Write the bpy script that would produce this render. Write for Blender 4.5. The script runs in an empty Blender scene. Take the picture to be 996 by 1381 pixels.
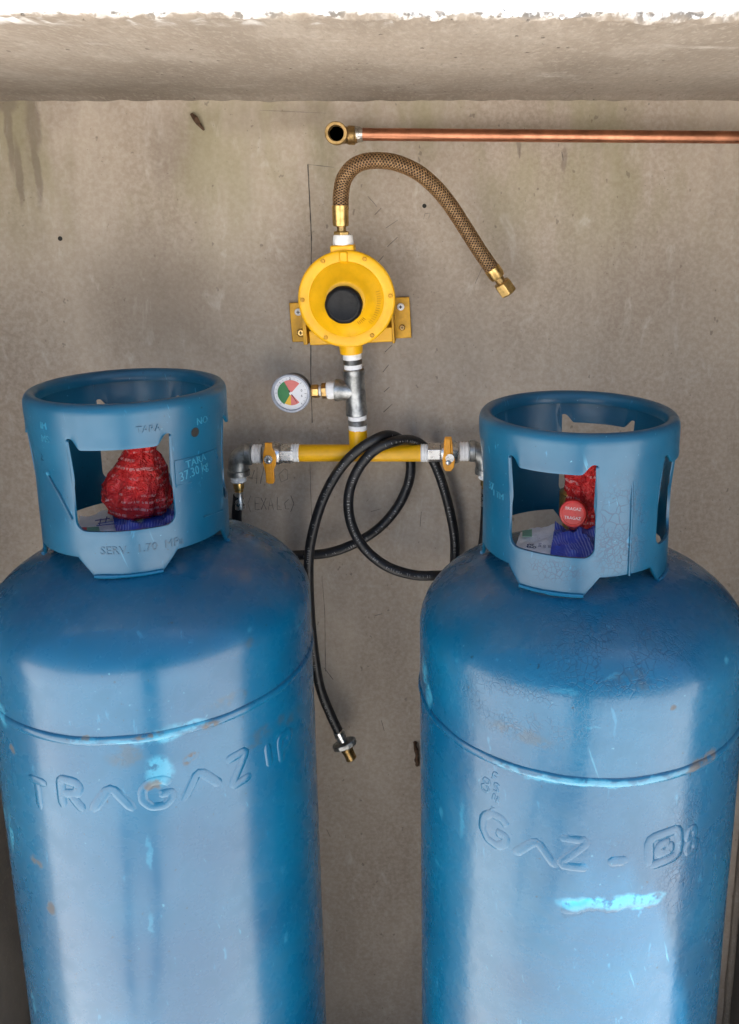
import bpy, bmesh, math, random
from mathutils import Vector, Matrix, noise as mnoise

random.seed(7)
S = bpy.context.scene
col = S.collection
PI = math.pi
CAMZ = 1.5

# ------------------------------------------------------------------ camera
FPX, PCX, PCY, PITCH = 1152.0, 593.4, 544.0, 0.2241
PW, PH = 996.0, 1381.0
cam_data = bpy.data.cameras.new('camera')
cam_data.sensor_fit = 'HORIZONTAL'
cam_data.sensor_width = 36.0
cam_data.lens = 36.0 * FPX / PW
cam_data.shift_x = (PW / 2 - PCX) / PW
cam_data.shift_y = -(PH / 2 - PCY) / PW
cam_data.clip_start = 0.005
cam_data.clip_end = 3000
cam = bpy.data.objects.new('camera', cam_data)
cam.location = (0, 0, CAMZ)
cam.rotation_euler = (PI / 2 - PITCH, 0, 0)
col.objects.link(cam)
S.camera = cam

# ------------------------------------------------------------------ sky, sun, exposure
SUN_AZ = math.radians(65)                 # to the right of straight behind the camera
SUN_EL = math.atan(6.64 * math.cos(SUN_AZ))
world = bpy.data.worlds.new('World')
S.world = world
world.use_nodes = True
wn = world.node_tree
sky = wn.nodes.new('ShaderNodeTexSky')
sky.sky_type = 'NISHITA'
sky.sun_disc = False
sky.sun_elevation = SUN_EL
sky.sun_rotation = PI - SUN_AZ
sky.altitude = 900
sky.air_density = 1.0
sky.dust_density = 1.2
bgn = wn.nodes['Background']
wn.links.new(sky.outputs[0], bgn.inputs[0])
bgn.inputs[1].default_value = 0.07
sd = bpy.data.lights.new('sun', 'SUN')
sd.energy = 5.0
sd.angle = math.radians(0.53)
sd.color = (1.0, 0.955, 0.90)
sun = bpy.data.objects.new('sun', sd)
sv = Vector((math.cos(SUN_EL) * math.sin(SUN_AZ), -math.cos(SUN_EL) * math.cos(SUN_AZ), math.sin(SUN_EL)))
sun.rotation_euler = sv.to_track_quat('Z', 'Y').to_euler()
sun.location = sv * 8
col.objects.link(sun)
S.view_settings.view_transform = 'Standard'
S.view_settings.look = 'None'
S.view_settings.gamma = 1
S.view_settings.exposure = 2.12
S.render.engine = 'CYCLES'
S.cycles.max_bounces = 7
S.cycles.diffuse_bounces = 4
S.cycles.glossy_bounces = 3
S.cycles.transmission_bounces = 0
S.cycles.volume_bounces = 0

# ------------------------------------------------------------------ projection helpers (photo pixel -> point at a real depth)
_fw = Vector((0, math.cos(PITCH), -math.sin(PITCH)))
_up = Vector((0, math.sin(PITCH), math.cos(PITCH)))
_o = Vector((0, 0, CAMZ))
def ray(px, py):
    return _fw + Vector((1, 0, 0)) * ((px - PCX) / FPX) + _up * ((PCY - py) / FPX)
def at(px, py, Y):
    d = ray(px, py)
    return _o + d * (Y / d.y)
def at_cyl(px, py, c, r=0.1875):
    d = ray(px, py)
    A = d.x ** 2 + d.y ** 2; B = -2 * (d.x * c[0] + d.y * c[1]); C = c[0] ** 2 + c[1] ** 2 - r * r
    D = max(B * B - 4 * A * C, 0)
    return _o + d * ((-B - math.sqrt(D)) / (2 * A))

# ------------------------------------------------------------------ material helpers
class NT:
    def __init__(s, name):
        s.m = bpy.data.materials.new(name); s.m.use_nodes = True
        s.t = s.m.node_tree; s.b = s.t.nodes['Principled BSDF']
        g = s.t.nodes.new('ShaderNodeNewGeometry'); s.pos = g.outputs['Position']; s.nrm = g.outputs['Normal']
    def L(s, a, b): s.t.links.new(a, b)
    def put(s, sock, v):
        if hasattr(v, 'is_output') or isinstance(v, bpy.types.NodeSocket): s.L(v, sock)
        else:
            if isinstance(v, (tuple, list)) and len(v) == 3 and sock.type == 'RGBA': v = (*v, 1)
            sock.default_value = v
    def set(s, **k):
        for n, v in k.items(): s.put(s.b.inputs[n.replace('_', ' ')], v)
        return s
    def math(s, op, a, b=0.0, clamp=False):
        n = s.t.nodes.new('ShaderNodeMath'); n.operation = op; n.use_clamp = clamp
        s.put(n.inputs[0], a); s.put(n.inputs[1], b); return n.outputs[0]
    def vmath(s, op, a, b=(0, 0, 0)):
        n = s.t.nodes.new('ShaderNodeVectorMath'); n.operation = op
        s.put(n.inputs[0], a); s.put(n.inputs[1], b)
        return n.outputs['Value'] if op in ('LENGTH', 'DISTANCE', 'DOT_PRODUCT') else n.outputs[0]
    def scaled(s, v): return s.vmath('MULTIPLY', s.pos, v)
    def noise(s, scale, detail=4, rough=0.55, vec=None, dist=0.0, colour=False):
        n = s.t.nodes.new('ShaderNodeTexNoise')
        s.put(n.inputs['Vector'], vec if vec is not None else s.pos)
        n.inputs['Scale'].default_value = scale; n.inputs['Detail'].default_value = detail
        n.inputs['Roughness'].default_value = rough; n.inputs['Distortion'].default_value = dist
        return n.outputs['Color' if colour else 'Fac']
    def voro(s, scale, feature='F1', vec=None):
        n = s.t.nodes.new('ShaderNodeTexVoronoi'); n.feature = feature
        s.put(n.inputs['Vector'], vec if vec is not None else s.pos); n.inputs['Scale'].default_value = scale
        return n.outputs['Distance']
    def rng(s, v, a, b, c=0.0, d=1.0, smooth=True):
        n = s.t.nodes.new('ShaderNodeMapRange'); n.interpolation_type = 'SMOOTHSTEP' if smooth else 'LINEAR'
        s.put(n.inputs['Value'], v)
        n.inputs['From Min'].default_value = a; n.inputs['From Max'].default_value = b
        n.inputs['To Min'].default_value = c; n.inputs['To Max'].default_value = d
        return n.outputs['Result']
    def mix(s, f, a, b, mode='MIX'):
        n = s.t.nodes.new('ShaderNodeMix'); n.data_type = 'RGBA'; n.blend_type = mode
        s.put(n.inputs[0], f); s.put(n.inputs[6], a); s.put(n.inputs[7], b); return n.outputs[2]
    def bump(s, h, strength=0.3, dist=0.002, prev=None):
        n = s.t.nodes.new('ShaderNodeBump'); n.inputs['Strength'].default_value = strength
        n.inputs['Distance'].default_value = dist; s.put(n.inputs['Height'], h)
        if prev is not None: s.L(prev, n.inputs['Normal'])
        return n.outputs[0]
    def warped(s, amt, scale, detail=3):
        c = s.noise(scale, detail, 0.6, colour=True)
        v = s.vmath('MULTIPLY', s.vmath('SUBTRACT', c, (.5, .5, .5)), (amt, amt, amt))
        return s.vmath('ADD', s.pos, v)
    def spot(s, vec, c, rad, soft=0.25):
        v = s.vmath('SUBTRACT', vec, tuple(c))
        v = s.vmath('MULTIPLY', v, tuple(1.0 / r for r in rad))
        return s.rng(s.vmath('LENGTH', v), 1 - soft, 1 + soft, 1.0, 0.0)
    def any(s, masks):
        r = masks[0]
        for m in masks[1:]: r = s.math('MAXIMUM', r, m)
        return r

# ------------------------------------------------------------------ mesh helpers
class MB:
    def __init__(s): s.v = []; s.f = []
    def add(s, vs, fs):
        o = len(s.v); s.v += [Vector(p) for p in vs]; s.f += [tuple(i + o for i in f) for f in fs]; return s
    def box(s, c, size, M=None):
        c = Vector(c); hx, hy, hz = (q / 2 for q in size)
        vs = [Vector((x, y, z)) for x in (-hx, hx) for y in (-hy, hy) for z in (-hz, hz)]
        if M is not None: vs = [M @ p for p in vs]
        return s.add([c + p for p in vs], [(0, 1, 3, 2), (4, 6, 7, 5), (0, 4, 5, 1), (2, 3, 7, 6), (0, 2, 6, 4), (1, 5, 7, 3)])
    def lathe(s, a, d, prof, seg=32, rot=0.0, wob=0.0, seed=0):
        """revolve (t along d, r) pairs about the line a + t d"""
        a = Vector(a); d = Vector(d).normalized()
        u = d.orthogonal().normalized()
        ref = Vector((0, 0, 1)) if abs(d.z) < 0.8 else Vector((0, -1, 0))
        u = (ref - d * ref.dot(d)).normalized(); w = d.cross(u)
        vs, fs = [], []
        for (t, r) in prof:
            for k in range(seg):
                an = rot + 2 * PI * k / seg
                rr = r
                if wob: rr *= 1 + wob * mnoise.noise(Vector((math.cos(an) * 2.2 + seed, math.sin(an) * 2.2, t * 260)))
                vs.append(a + d * t + (u * math.cos(an) + w * math.sin(an)) * rr)
        n = len(prof)
        for i in range(n - 1):
            for k in range(seg):
                k2 = (k + 1) % seg
                fs.append((i * seg + k, i * seg + k2, (i + 1) * seg + k2, (i + 1) * seg + k))
        if prof[0][1] > 1e-6: fs.append(tuple(range(seg))[::-1])
        if prof[-1][1] > 1e-6: fs.append(tuple((n - 1) * seg + k for k in range(seg)))
        return s.add(vs, fs)
    def tube(s, path, rad, seg=12, cap=True, ref=None):
        P = [Vector(p) for p in path]; n = len(P)
        rads = rad if isinstance(rad, (list, tuple)) else [rad] * n
        T = [(P[min(i + 1, n - 1)] - P[max(i - 1, 0)]).normalized() for i in range(n)]
        u = T[0].orthogonal().normalized() if ref is None else (Vector(ref) - T[0] * Vector(ref).dot(T[0])).normalized()
        vs, fs = [], []
        for i in range(n):
            u = (u - T[i] * u.dot(T[i])).normalized(); w = T[i].cross(u)
            for k in range(seg):
                an = 2 * PI * k / seg
                vs.append(P[i] + (u * math.cos(an) + w * math.sin(an)) * rads[i])
        for i in range(n - 1):
            for k in range(seg):
                k2 = (k + 1) % seg
                fs.append((i * seg + k, i * seg + k2, (i + 1) * seg + k2, (i + 1) * seg + k))
        if cap:
            fs.append(tuple(range(seg))[::-1]); fs.append(tuple((n - 1) * seg + k for k in range(seg)))
        return s.add(vs, fs)
    def extrude(s, pts2, fr, h0, h1):
        """closed polygon pts2 in frame fr=(origin, X, Y, N) extruded from h0 to h1 along N"""
        O, X, Y, N = fr; n = len(pts2)
        vs = [O + X * p[0] + Y * p[1] + N * h for h in (h0, h1) for p in pts2]
        fs = [tuple(range(n))[::-1], tuple(range(n, 2 * n))] + [(i, (i + 1) % n, n + (i + 1) % n, n + i) for i in range(n)]
        return s.add(vs, fs)
    def build(s, name, mat, parent=None, smooth=True, sharp=35, bevel=0.0):
        me = bpy.data.meshes.new(name)
        lo = Vector((min(p.x for p in s.v), min(p.y for p in s.v), min(p.z for p in s.v)))
        hi = Vector((max(p.x for p in s.v), max(p.y for p in s.v), max(p.z for p in s.v)))
        c = (lo + hi) / 2
        me.from_pydata([p - c for p in s.v], [], s.f)
        bm = bmesh.new(); bm.from_mesh(me)
        bmesh.ops.recalc_face_normals(bm, faces=bm.faces)
        bm.to_mesh(me); bm.free()
        me.materials.append(mat)
        if smooth:
            me.shade_smooth()
            me.set_sharp_from_angle(angle=math.radians(sharp))
        o = bpy.data.objects.new(name, me); col.objects.link(o); o.location = c
        if bevel:
            bv = o.modifiers.new('bevel', 'BEVEL'); bv.width = bevel; bv.segments = 2; bv.limit_method = 'ANGLE'; bv.angle_limit = math.radians(40)
        if parent is not None: adopt(o, parent)
        return o

def world_loc(o):
    l = Vector(o.location)
    return l
def adopt(o, parent):
    # every object here is only translated in world space, so the inverse is a translation
    o.parent = parent
    o.matrix_parent_inverse = Matrix.Translation(-Vector(parent['_w'] if '_w' in parent else parent.location))
def part(mb, name, mat, parent=None, **k):
    o = mb.build(name, mat, parent, **k)
    return o
ABS = {}
def tag(o, label=None, cat=None, group=None, kind=None):
    if label: o['label'] = label
    if cat: o['category'] = cat
    if group: o['group'] = group
    if kind: o['kind'] = kind
    return o
def thing(name, loc, label, cat, group=None):
    o = bpy.data.objects.new(name, None); col.objects.link(o); o.location = loc
    o.empty_display_size = 0.05
    return tag(o, label, cat, group)
def smoothpath(pts, n=12):
    """Catmull-Rom through pts"""
    P = [Vector(p) for p in pts]
    P = [P[0] * 2 - P[1]] + P + [P[-1] * 2 - P[-2]]
    out = []
    for i in range(1, len(P) - 2):
        for k in range(n):
            t = k / n
            a, b, c, d = P[i - 1:i + 3]
            out.append(0.5 * ((2 * b) + (c - a) * t + (2 * a - 5 * b + 4 * c - d) * t * t + (3 * b - a - 3 * c + d) * t ** 3))
    out.append(P[-2])
    return out
def sstep(a, b, x):
    t = max(0.0, min(1.0, (x - a) / (b - a))); return t * t * (3 - 2 * t)

YW = 1.22                                  # face of the back wall
LC = (-0.3472, 0.9597); RC = (0.1634, 0.9211)   # cylinder axes
R = 0.1875
Zj = at(498, 134, YW).z                    # wall / slab junction
YF = 0.62
Zf = at(498, 24, YF).z                     # front arris of the slab

# ------------------------------------------------------------------ materials
def concrete_wall():
    s = NT('wall_concrete')
    w = s.warped(0.05, 9)
    big = s.noise(2.3, 3, 0.6, vec=s.scaled((1, 1, .6)))
    mid = s.noise(9, 5, 0.65, vec=s.scaled((1, 1, .45)))
    fine = s.noise(160, 2, 0.7)
    c = s.mix(s.rng(big, .3, .7), (.312, .254, .199), (.465, .390, .312))
    c = s.mix(s.rng(mid, .35, .72, 0, .75), c, (.262, .208, .162))
    c = s.mix(s.rng(fine, .3, .75, 0, .36), c, (.52, .46, .39))
    # greenish algae bloom under the slab
    ga = s.math('MULTIPLY', s.rng(s.noise(7, 4, .6, vec=s.scaled((1.6, 1, .5))), .45, .68),
                s.rng(s.vmath('DOT_PRODUCT', s.pos, (0, 0, 1)), Zj - .30, Zj - .02))
    c = s.mix(s.math('MULTIPLY', ga, .55), c, (.215, .200, .095))
    # soft dark patches, water stains and drips with their own shapes
    def W(px, py, rx, ry, soft=.5): p = at(px, py, YW); return s.spot(w, p, (rx * .00106, .3, ry * .00106), soft)
    dark = s.any([s.math('MULTIPLY', W(215, 400, 95, 70, .85), .75), s.math('MULTIPLY', W(228, 200, 30, 45, .7), .5),  # widest soft darker patch sits up and left of the gauge
                  s.math('MULTIPLY', W(330, 160, 60, 18, .7), .35), s.math('MULTIPLY', W(405, 152, 40, 16, .6), .55),
                  s.math('MULTIPLY', W(600, 440, 100, 70, .9), .42), s.math('MULTIPLY', W(860, 400, 90, 70, .9), .35)])
    c = s.mix(s.math('MULTIPLY', dark, .7), c, (.150, .118, .092))
    w2 = s.warped(0.012, 30)
    def D(px, py, rx, ry, soft=.35): p = at(px, py, YW); return s.spot(w2, p, (rx * .00106, .3, ry * .00106), soft)
    drip = s.any([D(12, 170, 5, 60), D(26, 235, 5, 40), D(45, 165, 9, 40), D(50, 230, 5, 45), D(8, 140, 14, 12),
                  D(700, 200, 3, 12), D(760, 215, 3, 14)])
    c = s.mix(s.math('MULTIPLY', drip, .5), c, (.135, .102, .085))
    # small dark flecks, scuffs and pale lime bloom
    fl = s.rng(s.noise(85, 2, .6, vec=s.scaled((1, 1, .75))), .70, .76)
    c = s.mix(s.math('MULTIPLY', fl, .55), c, (.12, .095, .075))
    lime = s.math('MULTIPLY', s.rng(s.noise(26, 4, .7, vec=s.scaled((1.3, 1, .5)), dist=.5), .56, .74), .38)
    c = s.mix(lime, c, (.52, .475, .42))
    streak = s.rng(s.noise(40, 3, .6, vec=s.scaled((1, 1, .05))), .5, .8, 0, .22)
    c = s.mix(streak, c, (.23, .19, .155))
    pores = s.rng(s.voro(120), .04, .11, 1, 0)
    pm = s.math('MULTIPLY', pores, s.rng(s.noise(14, 2), .50, .60))
    c = s.mix(s.math('MULTIPLY', pm, .55), c, (.10, .08, .065))
    h = s.math('ADD', s.math('MULTIPLY', mid, .6), s.math('MULTIPLY', fine, .2))
    h = s.math('SUBTRACT', h, s.math('MULTIPLY', pm, .6))
    n = s.bump(h, .5, .004)
    s.set(Base_Color=c, Roughness=s.rng(mid, .3, .7, .72, .9), Normal=n); s.put(s.b.inputs['Specular IOR Level'], .3)
    return s.m
def concrete_slab():
    s = NT('slab_concrete')
    v = s.scaled((1.0, .38, 1.0))
    a = s.noise(14, 5, .68, vec=v); b = s.noise(4, 2, .6, vec=v); f = s.noise(190, 2, .7, vec=s.scaled((1, .35, 1)))
    c = s.mix(s.rng(b, .3, .7), (.190, .157, .124), (.285, .240, .194))
    c = s.mix(s.rng(a, .42, .75, 0, .55), c, (.33, .29, .245))
    scr = s.rng(s.noise(20, 5, .7, vec=s.scaled((.45, .7, 1)), dist=.6), .60, .74, 0, .5)
    c = s.mix(scr, c, (.45, .415, .37))
    pit = s.math('MULTIPLY', s.rng(s.voro(75, vec=s.scaled((.9, .38, 1))), .05, .12, 1, 0), s.rng(s.noise(17, 2), .46, .56))
    c = s.mix(s.math('MULTIPLY', pit, .75), c, (.09, .07, .055))
    c = s.mix(s.rng(f, .50, .72, 0, .5), c, (.20, .165, .13))
    c = s.mix(s.rng(f, .5, .3, 0, .4), c, (.36, .32, .27))
    # broken arris: pale aggregate and dark sockets
    y = s.vmath('DOT_PRODUCT', s.pos, (0, 1, 0))
    edge = s.rng(s.math('ADD', y, s.math('MULTIPLY', s.noise(60, 3), .012)), YF + .004, YF + .011, 1, 0)
    ag = s.rng(s.noise(170, 2, .6), .40, .62)
    ec = s.mix(ag, (.15, .135, .12), (.66, .645, .62))
    c = s.mix(edge, c, ec)
    z = s.vmath('DOT_PRODUCT', s.pos, (0, 0, 1))
    front = s.math('MULTIPLY', s.rng(s.math('ADD', z, s.math('MULTIPLY', s.noise(90, 3), .004)), Zf + .0045, Zf + .0075), s.rng(y, YF + .03, YF + .05, 1, 0))
    c = s.mix(front, c, (.74, .73, .71))
    h = s.math('SUBTRACT', s.math('ADD', s.math('MULTIPLY', a, .7), s.math('MULTIPLY', f, .25)), pit)
    s.set(Base_Color=c, Roughness=.9, Normal=s.bump(h, .8, .006)); s.put(s.b.inputs['Specular IOR Level'], .25)
    return s.m
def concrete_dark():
    s = NT('dark_concrete')  # mottled concrete, darker than the back wall
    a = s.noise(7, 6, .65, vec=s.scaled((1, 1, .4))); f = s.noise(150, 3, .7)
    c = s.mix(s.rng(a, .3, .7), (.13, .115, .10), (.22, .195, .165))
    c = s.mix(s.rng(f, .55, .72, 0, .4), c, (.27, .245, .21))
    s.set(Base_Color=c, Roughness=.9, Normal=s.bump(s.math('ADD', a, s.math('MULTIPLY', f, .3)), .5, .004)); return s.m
def ground_mat():
    s = NT('yard_concrete')
    a = s.noise(1.1, 6, .6); f = s.noise(60, 4, .7)
    c = s.mix(s.rng(a, .3, .7), (.58, .555, .515), (.70, .675, .63))
    c = s.mix(s.rng(f, .5, .8, 0, .4), c, (.36, .345, .32))
    s.set(Base_Color=c, Roughness=.9, Normal=s.bump(f, .4, .003)); return s.m

def blue_paint(name, c, chip_sunlit, rust, crack=None, rough_bump=.12, seed=0, dirt=(), satin=False):
    """aged glossy enamel: cyan marks are older coat, edge slivers and sunlit brightness painted on the bead, rust where the steel shows"""
    s = NT(name)
    wv = s.warped(.018, 45, 3)
    big = s.noise(5 + seed, 2, .6); mid = s.noise(38, 3, .65)
    b = s.mix(s.rng(big, .3, .7), *(((.0022, .062, .122), (.0040, .088, .162)) if satin else ((.0012, .070, .150), (.0024, .102, .196))))
    b = s.mix(s.rng(mid, .45, .8, 0, .35), b, (.0020, .072, .132))
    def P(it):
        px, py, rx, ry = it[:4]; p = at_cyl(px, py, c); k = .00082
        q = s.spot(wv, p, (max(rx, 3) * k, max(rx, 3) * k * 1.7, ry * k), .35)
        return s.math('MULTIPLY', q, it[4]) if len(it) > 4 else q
    scuff = s.math('MULTIPLY', s.rng(s.noise(70, 3, .7, vec=s.scaled((1, 1, .35)), dist=.4), .66, .72), .55)
    b = s.mix(scuff, b, (.028, .19, .32))
    sc = s.noise(1.0, 2, .5, vec=s.vmath('ADD', s.scaled((230, 230, 13)), s.vmath('MULTIPLY', s.vmath('DOT_PRODUCT', s.pos, (0, 0, 1)), (70, 0, 0))))
    scm = s.math('MULTIPLY', s.rng(sc, .70, .73), s.rng(s.noise(11, 2), .52, .62))
    b = s.mix(s.math('MULTIPLY', scm, .6), b, (.05, .25, .37))
    fk = s.noise(170, 2, .6)
    b = s.mix(s.math('MULTIPLY', s.rng(fk, .71, .75), .7), b, (.006, .022, .035))
    b = s.mix(s.math('MULTIPLY', s.rng(fk, .27, .23), .6), b, (.10, .30, .40))
    dust = s.math('MULTIPLY', s.rng(s.vmath('DOT_PRODUCT', s.nrm, (0, 0, 1)), .35, .95), s.rng(s.noise(16, 3, .65), .35, .7, 0, .10))
    b = s.mix(dust, b, (.12, .14, .16))
    if chip_sunlit:
        m = s.any([P(i) for i in chip_sunlit])
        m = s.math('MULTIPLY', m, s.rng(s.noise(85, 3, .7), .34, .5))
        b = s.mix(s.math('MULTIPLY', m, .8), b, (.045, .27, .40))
    if dirt:
        m2 = s.math('MULTIPLY', s.any([P(i) for i in dirt]), s.rng(s.noise(60, 4, .7), .42, .58))
        b = s.mix(s.math('MULTIPLY', m2, .6), b, (.035, .065, .09))
    rgh = s.rng(mid, .3, .75, .30, .44) if satin else s.rng(mid, .3, .75, .22, .36)
    if rust:
        m3 = s.math('MULTIPLY', s.any([P(i) for i in rust]), s.rng(s.noise(120, 3, .6), .36, .5))
        b = s.mix(s.math('MULTIPLY', m3, .65), b, (.11, .075, .040))
        rgh = s.math('ADD', rgh, s.math('MULTIPLY', m3, .5), True)
    h = s.math('ADD', s.math('MULTIPLY', s.noise(22, 1, .5), 1.0), s.math('MULTIPLY', s.noise(120, 2, .6), rough_bump * 2))
    h = s.math('ADD', h, s.math('MULTIPLY', s.noise(420, 0, .5), .03))
    if crack:
        wc = s.warped(.012, 45, 1)
        cm = s.any([s.spot(s.pos, p, r, .5) for p, r in crack])
        e = s.voro(85, 'DISTANCE_TO_EDGE', vec=wc); e2 = s.voro(190, 'DISTANCE_TO_EDGE', vec=wc)
        big_ = s.rng(s.noise(24, 1), .42, .58)
        ln = s.math('MAXIMUM', s.math('MULTIPLY', s.rng(e, .012, .055, 1, 0), big_), s.math('MULTIPLY', s.rng(e2, .02, .09, 1, 0), s.rng(s.noise(30, 1), .38, .5)))
        ln = s.math('MULTIPLY', ln, cm)
        b = s.mix(s.math('MULTIPLY', ln, .75 if satin else .42), b, (.004, .028, .07))
        h = s.math('SUBTRACT', h, s.math('MULTIPLY', ln, .3))
    n = s.bump(h, .12 + rough_bump, .003)
    s.set(Base_Color=b, Roughness=rgh, Normal=n, Coat_Weight=.22 if satin else .27, Coat_Roughness=.24 if satin else .15)
    s.put(s.b.inputs['Coat IOR'], 1.5); s.put(s.b.inputs['Specular IOR Level'], .40)
    return s.m
def simple(name, colr, rough=.5, metal=0.0, var=.25, bumpk=.08, scale=60, spec=.5, coat=0.0):
    s = NT(name)
    n1 = s.noise(scale, 4, .6); n2 = s.noise(scale * 6, 3, .6)
    dk = tuple(x * (1 - var) for x in colr); lt = tuple(min(1, x * (1 + var * .5)) for x in colr)
    c = s.mix(s.rng(n1, .3, .7), dk, lt)
    s.set(Base_Color=c, Roughness=s.rng(n2, .3, .7, max(.05, rough - .07), min(1, rough + .09)), Metallic=metal,
          Normal=s.bump(s.math('ADD', n1, s.math('MULTIPLY', n2, .4)), bumpk, .002), Coat_Weight=coat)
    s.put(s.b.inputs['Specular IOR Level'], spec)
    return s.m
M_wall = concrete_wall(); M_slab = concrete_slab(); M_dark = concrete_dark(); M_ground = ground_mat()
M_floor = simple('floor_concrete', (.56, .52, .47), .9, 0, .35, .3, 14)
M_brass = simple('brass', (.60, .40, .15), .34, 1, .35, .06, 90)
M_bronze = simple('dull_brass', (.42, .275, .115), .38, 1, .45, .1, 110)
M_copper = simple('copper', (.52, .225, .13), .38, 1, .30, .02, 30)
M_solder = simple('solder', (.62, .60, .56), .3, 1, .3, .15, 150)
M_galv = simple('galvanised_iron', (.40, .41, .41), .42, 1, .45, .28, 75)
M_steel = simple('bright_steel', (.60, .60, .60), .30, 1, .12, .015, 30)
M_tape = simple('thread_tape', (.87, .86, .85), .62, 0, .12, .25, 120)
M_yellow = simple('yellow_paint', (.84, .435, .003), .38, 0, .10, .06, 50, .45, .0)
M_bracket = simple('ochre_bracket_paint', (.56, .29, .012), .42, .25, .25, .12, 60)
M_orange = simple('orange_lever_paint', (.78, .325, .012), .4, 0, .2, .08, 70)
M_black = simple('black_plastic', (.005, .005, .006), .5, 0, .4, .15, 90, .3)
M_rubber = simple('black_rubber', (.010, .010, .012), .43, 0, .5, .2, 120)
M_print = simple('hose_print', (.30, .30, .30), .7, 0, .5, 0, 200)
M_hole = simple('dark_hole', (.012, .010, .008), .8, 0, .4, 0, 60)
M_pencil = simple('pencil_graphite', (.055, .046, .040), .7, 0, .4, 0, 120)
M_faint = simple('faded_pencil', (.15, .125, .105), .8, 0, .4, 0, 120)
M_rust = simple('rusty_iron', (.10, .055, .03), .8, .4, .5, .5, 140)
M_dial = simple('dial_white', (.72, .72, .74), .35, 0, .05, 0, 60)
M_red = simple('dial_red', (.66, .17, .15), .4, 0, .1, 0, 60)
M_green = simple('dial_green', (.035, .20, .065), .4, 0, .1, 0, 60)
M_yel2 = simple('dial_yellow', (.72, .42, .03), .4, 0, .1, 0, 60)
M_ink = simple('ink', (.02, .02, .03), .6, 0, .1, 0, 60)
M_case = simple('gauge_case', (.045, .047, .055), .33, .9, .3, .05, 90)
M_bezel = simple('gauge_bezel', (.40, .43, .50), .4, .2, .2, .03, 90)
def braid_mat():
    s = NT('bronze_braid')
    n = s.noise(220, 3, .6); b = s.noise(25, 3, .6)
    c = s.mix(s.rng(n, .3, .7), (.20, .115, .052), (.40, .25, .12))
    c = s.mix(s.rng(b, .4, .7, 0, .4), c, (.24, .125, .06))
    s.set(Base_Color=c, Roughness=.48, Metallic=.55); return s.m
M_braid = braid_mat()
M_core = simple('braid_core', (.020, .011, .007), .7, 0, .4, 0, 100)

# ------------------------------------------------------------------ ground and floor
def sheet(name, x0, x1, y0, y1, z, mat, kind='structure'):
    me = bpy.data.meshes.new(name)
    me.from_pydata([(x0, y0, z), (x1, y0, z), (x1, y1, z), (x0, y1, z)], [], [(0, 1, 2, 3)])
    me.materials.append(mat)
    o = bpy.data.objects.new(name, me); col.objects.link(o); o['kind'] = kind
    return o
sheet('ground', -600, 600, -600, 600, 0.0, M_ground)
XL, XR = -0.690, 0.5035
mb = MB().box((( XL + XR) / 2, (YF + .05 + YW) / 2, .012), (XR - XL - .004, YW - YF - .054, .022))
tag(part(mb, 'floor', M_floor, smooth=False, bevel=.004), kind='structure')

# ------------------------------------------------------------------ the concrete enclosure
def grid_wall():
    m = MB(); nx, nz = 120, 110
    x0, x1, z0, z1 = -0.9, 0.68, 0.0, Zj + .06
    for j in range(nz + 1):
        for i in range(nx + 1):
            x = x0 + (x1 - x0) * i / nx; z = z0 + (z1 - z0) * j / nz
            y = YW + .0022 * mnoise.noise(Vector((x * 3, z * 2.2, 1))) + .0009 * mnoise.noise(Vector((x * 14, z * 11, 4)))
            m.v.append(Vector((x, y, z)))
    for j in range(nz):
        for i in range(nx):
            a = j * (nx + 1) + i; m.f.append((a, a + 1, a + nx + 2, a + nx + 1))
    o = len(m.v)
    m.v += [Vector(p) for p in ((x0, YW + .12, z0), (x1, YW + .12, z0), (x1, YW + .12, z1), (x0, YW + .12, z1))]
    m.f += [(o, o + 3, o + 2, o + 1), (0, nx, o + 1, o), (nz * (nx + 1), o + 3, o + 2, nz * (nx + 1) + nx)]
    m.f += [(0, o, o + 3, nz * (nx + 1)), (nx, nz * (nx + 1) + nx, o + 2, o + 1)]
    return m
wall = part(grid_wall(), 'concrete_wall', M_wall)
tag(wall, 'stained beige concrete back wall carrying the yellow regulator and copper pipe', 'wall')

def wall_y(x, z):
    return YW + .0022 * mnoise.noise(Vector((x * 3, z * 2.2, 1))) + .0009 * mnoise.noise(Vector((x * 14, z * 11, 4)))
def wall_stroke(m, pts, w=.0009):
    """a flat ribbon drawn on the wall surface, pts in photo pixels"""
    P = []
    for i in range(len(pts) - 1):
        (xa, ya), (xb, yb) = pts[i], pts[i + 1]
        n = max(1, int(math.hypot(xb - xa, yb - ya) / 8))
        for k in range(n): P.append((xa + (xb - xa) * k / n, ya + (yb - ya) * k / n))
    P.append(pts[-1])
    V = [at(x + random.uniform(-.25, .25), y, YW) for x, y in P]
    vs, fs = [], []
    for i, p in enumerate(V):
        d = (V[min(i + 1, len(V) - 1)] - V[max(i - 1, 0)]); d.y = 0; d.normalize()
        nn = Vector((-d.z, 0, d.x)) * w * .5 * random.uniform(.6, 1.25)
        for sg in (1, -1):
            q = p + nn * sg; q.y = wall_y(q.x, q.z) - .0006; vs.append(q)
    for i in range(len(V) - 1): fs.append((2 * i, 2 * i + 1, 2 * i + 3, 2 * i + 2))
    m.add(vs, fs)
m = MB()
wall_stroke(m, [(415, 222), (417, 260), (420, 320), (419, 420), (419, 500), (421, 570)], .0013)
part(m, 'pencil_line', M_pencil, wall, smooth=False)
m = MB(); wall_stroke(m, [(418, 625), (420, 700), (419, 740)], .001); wall_stroke(m, [(434, 776), (438, 830), (439, 905)], .0010)
part(m, 'pencil_line', M_faint, wall, smooth=False)
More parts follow.
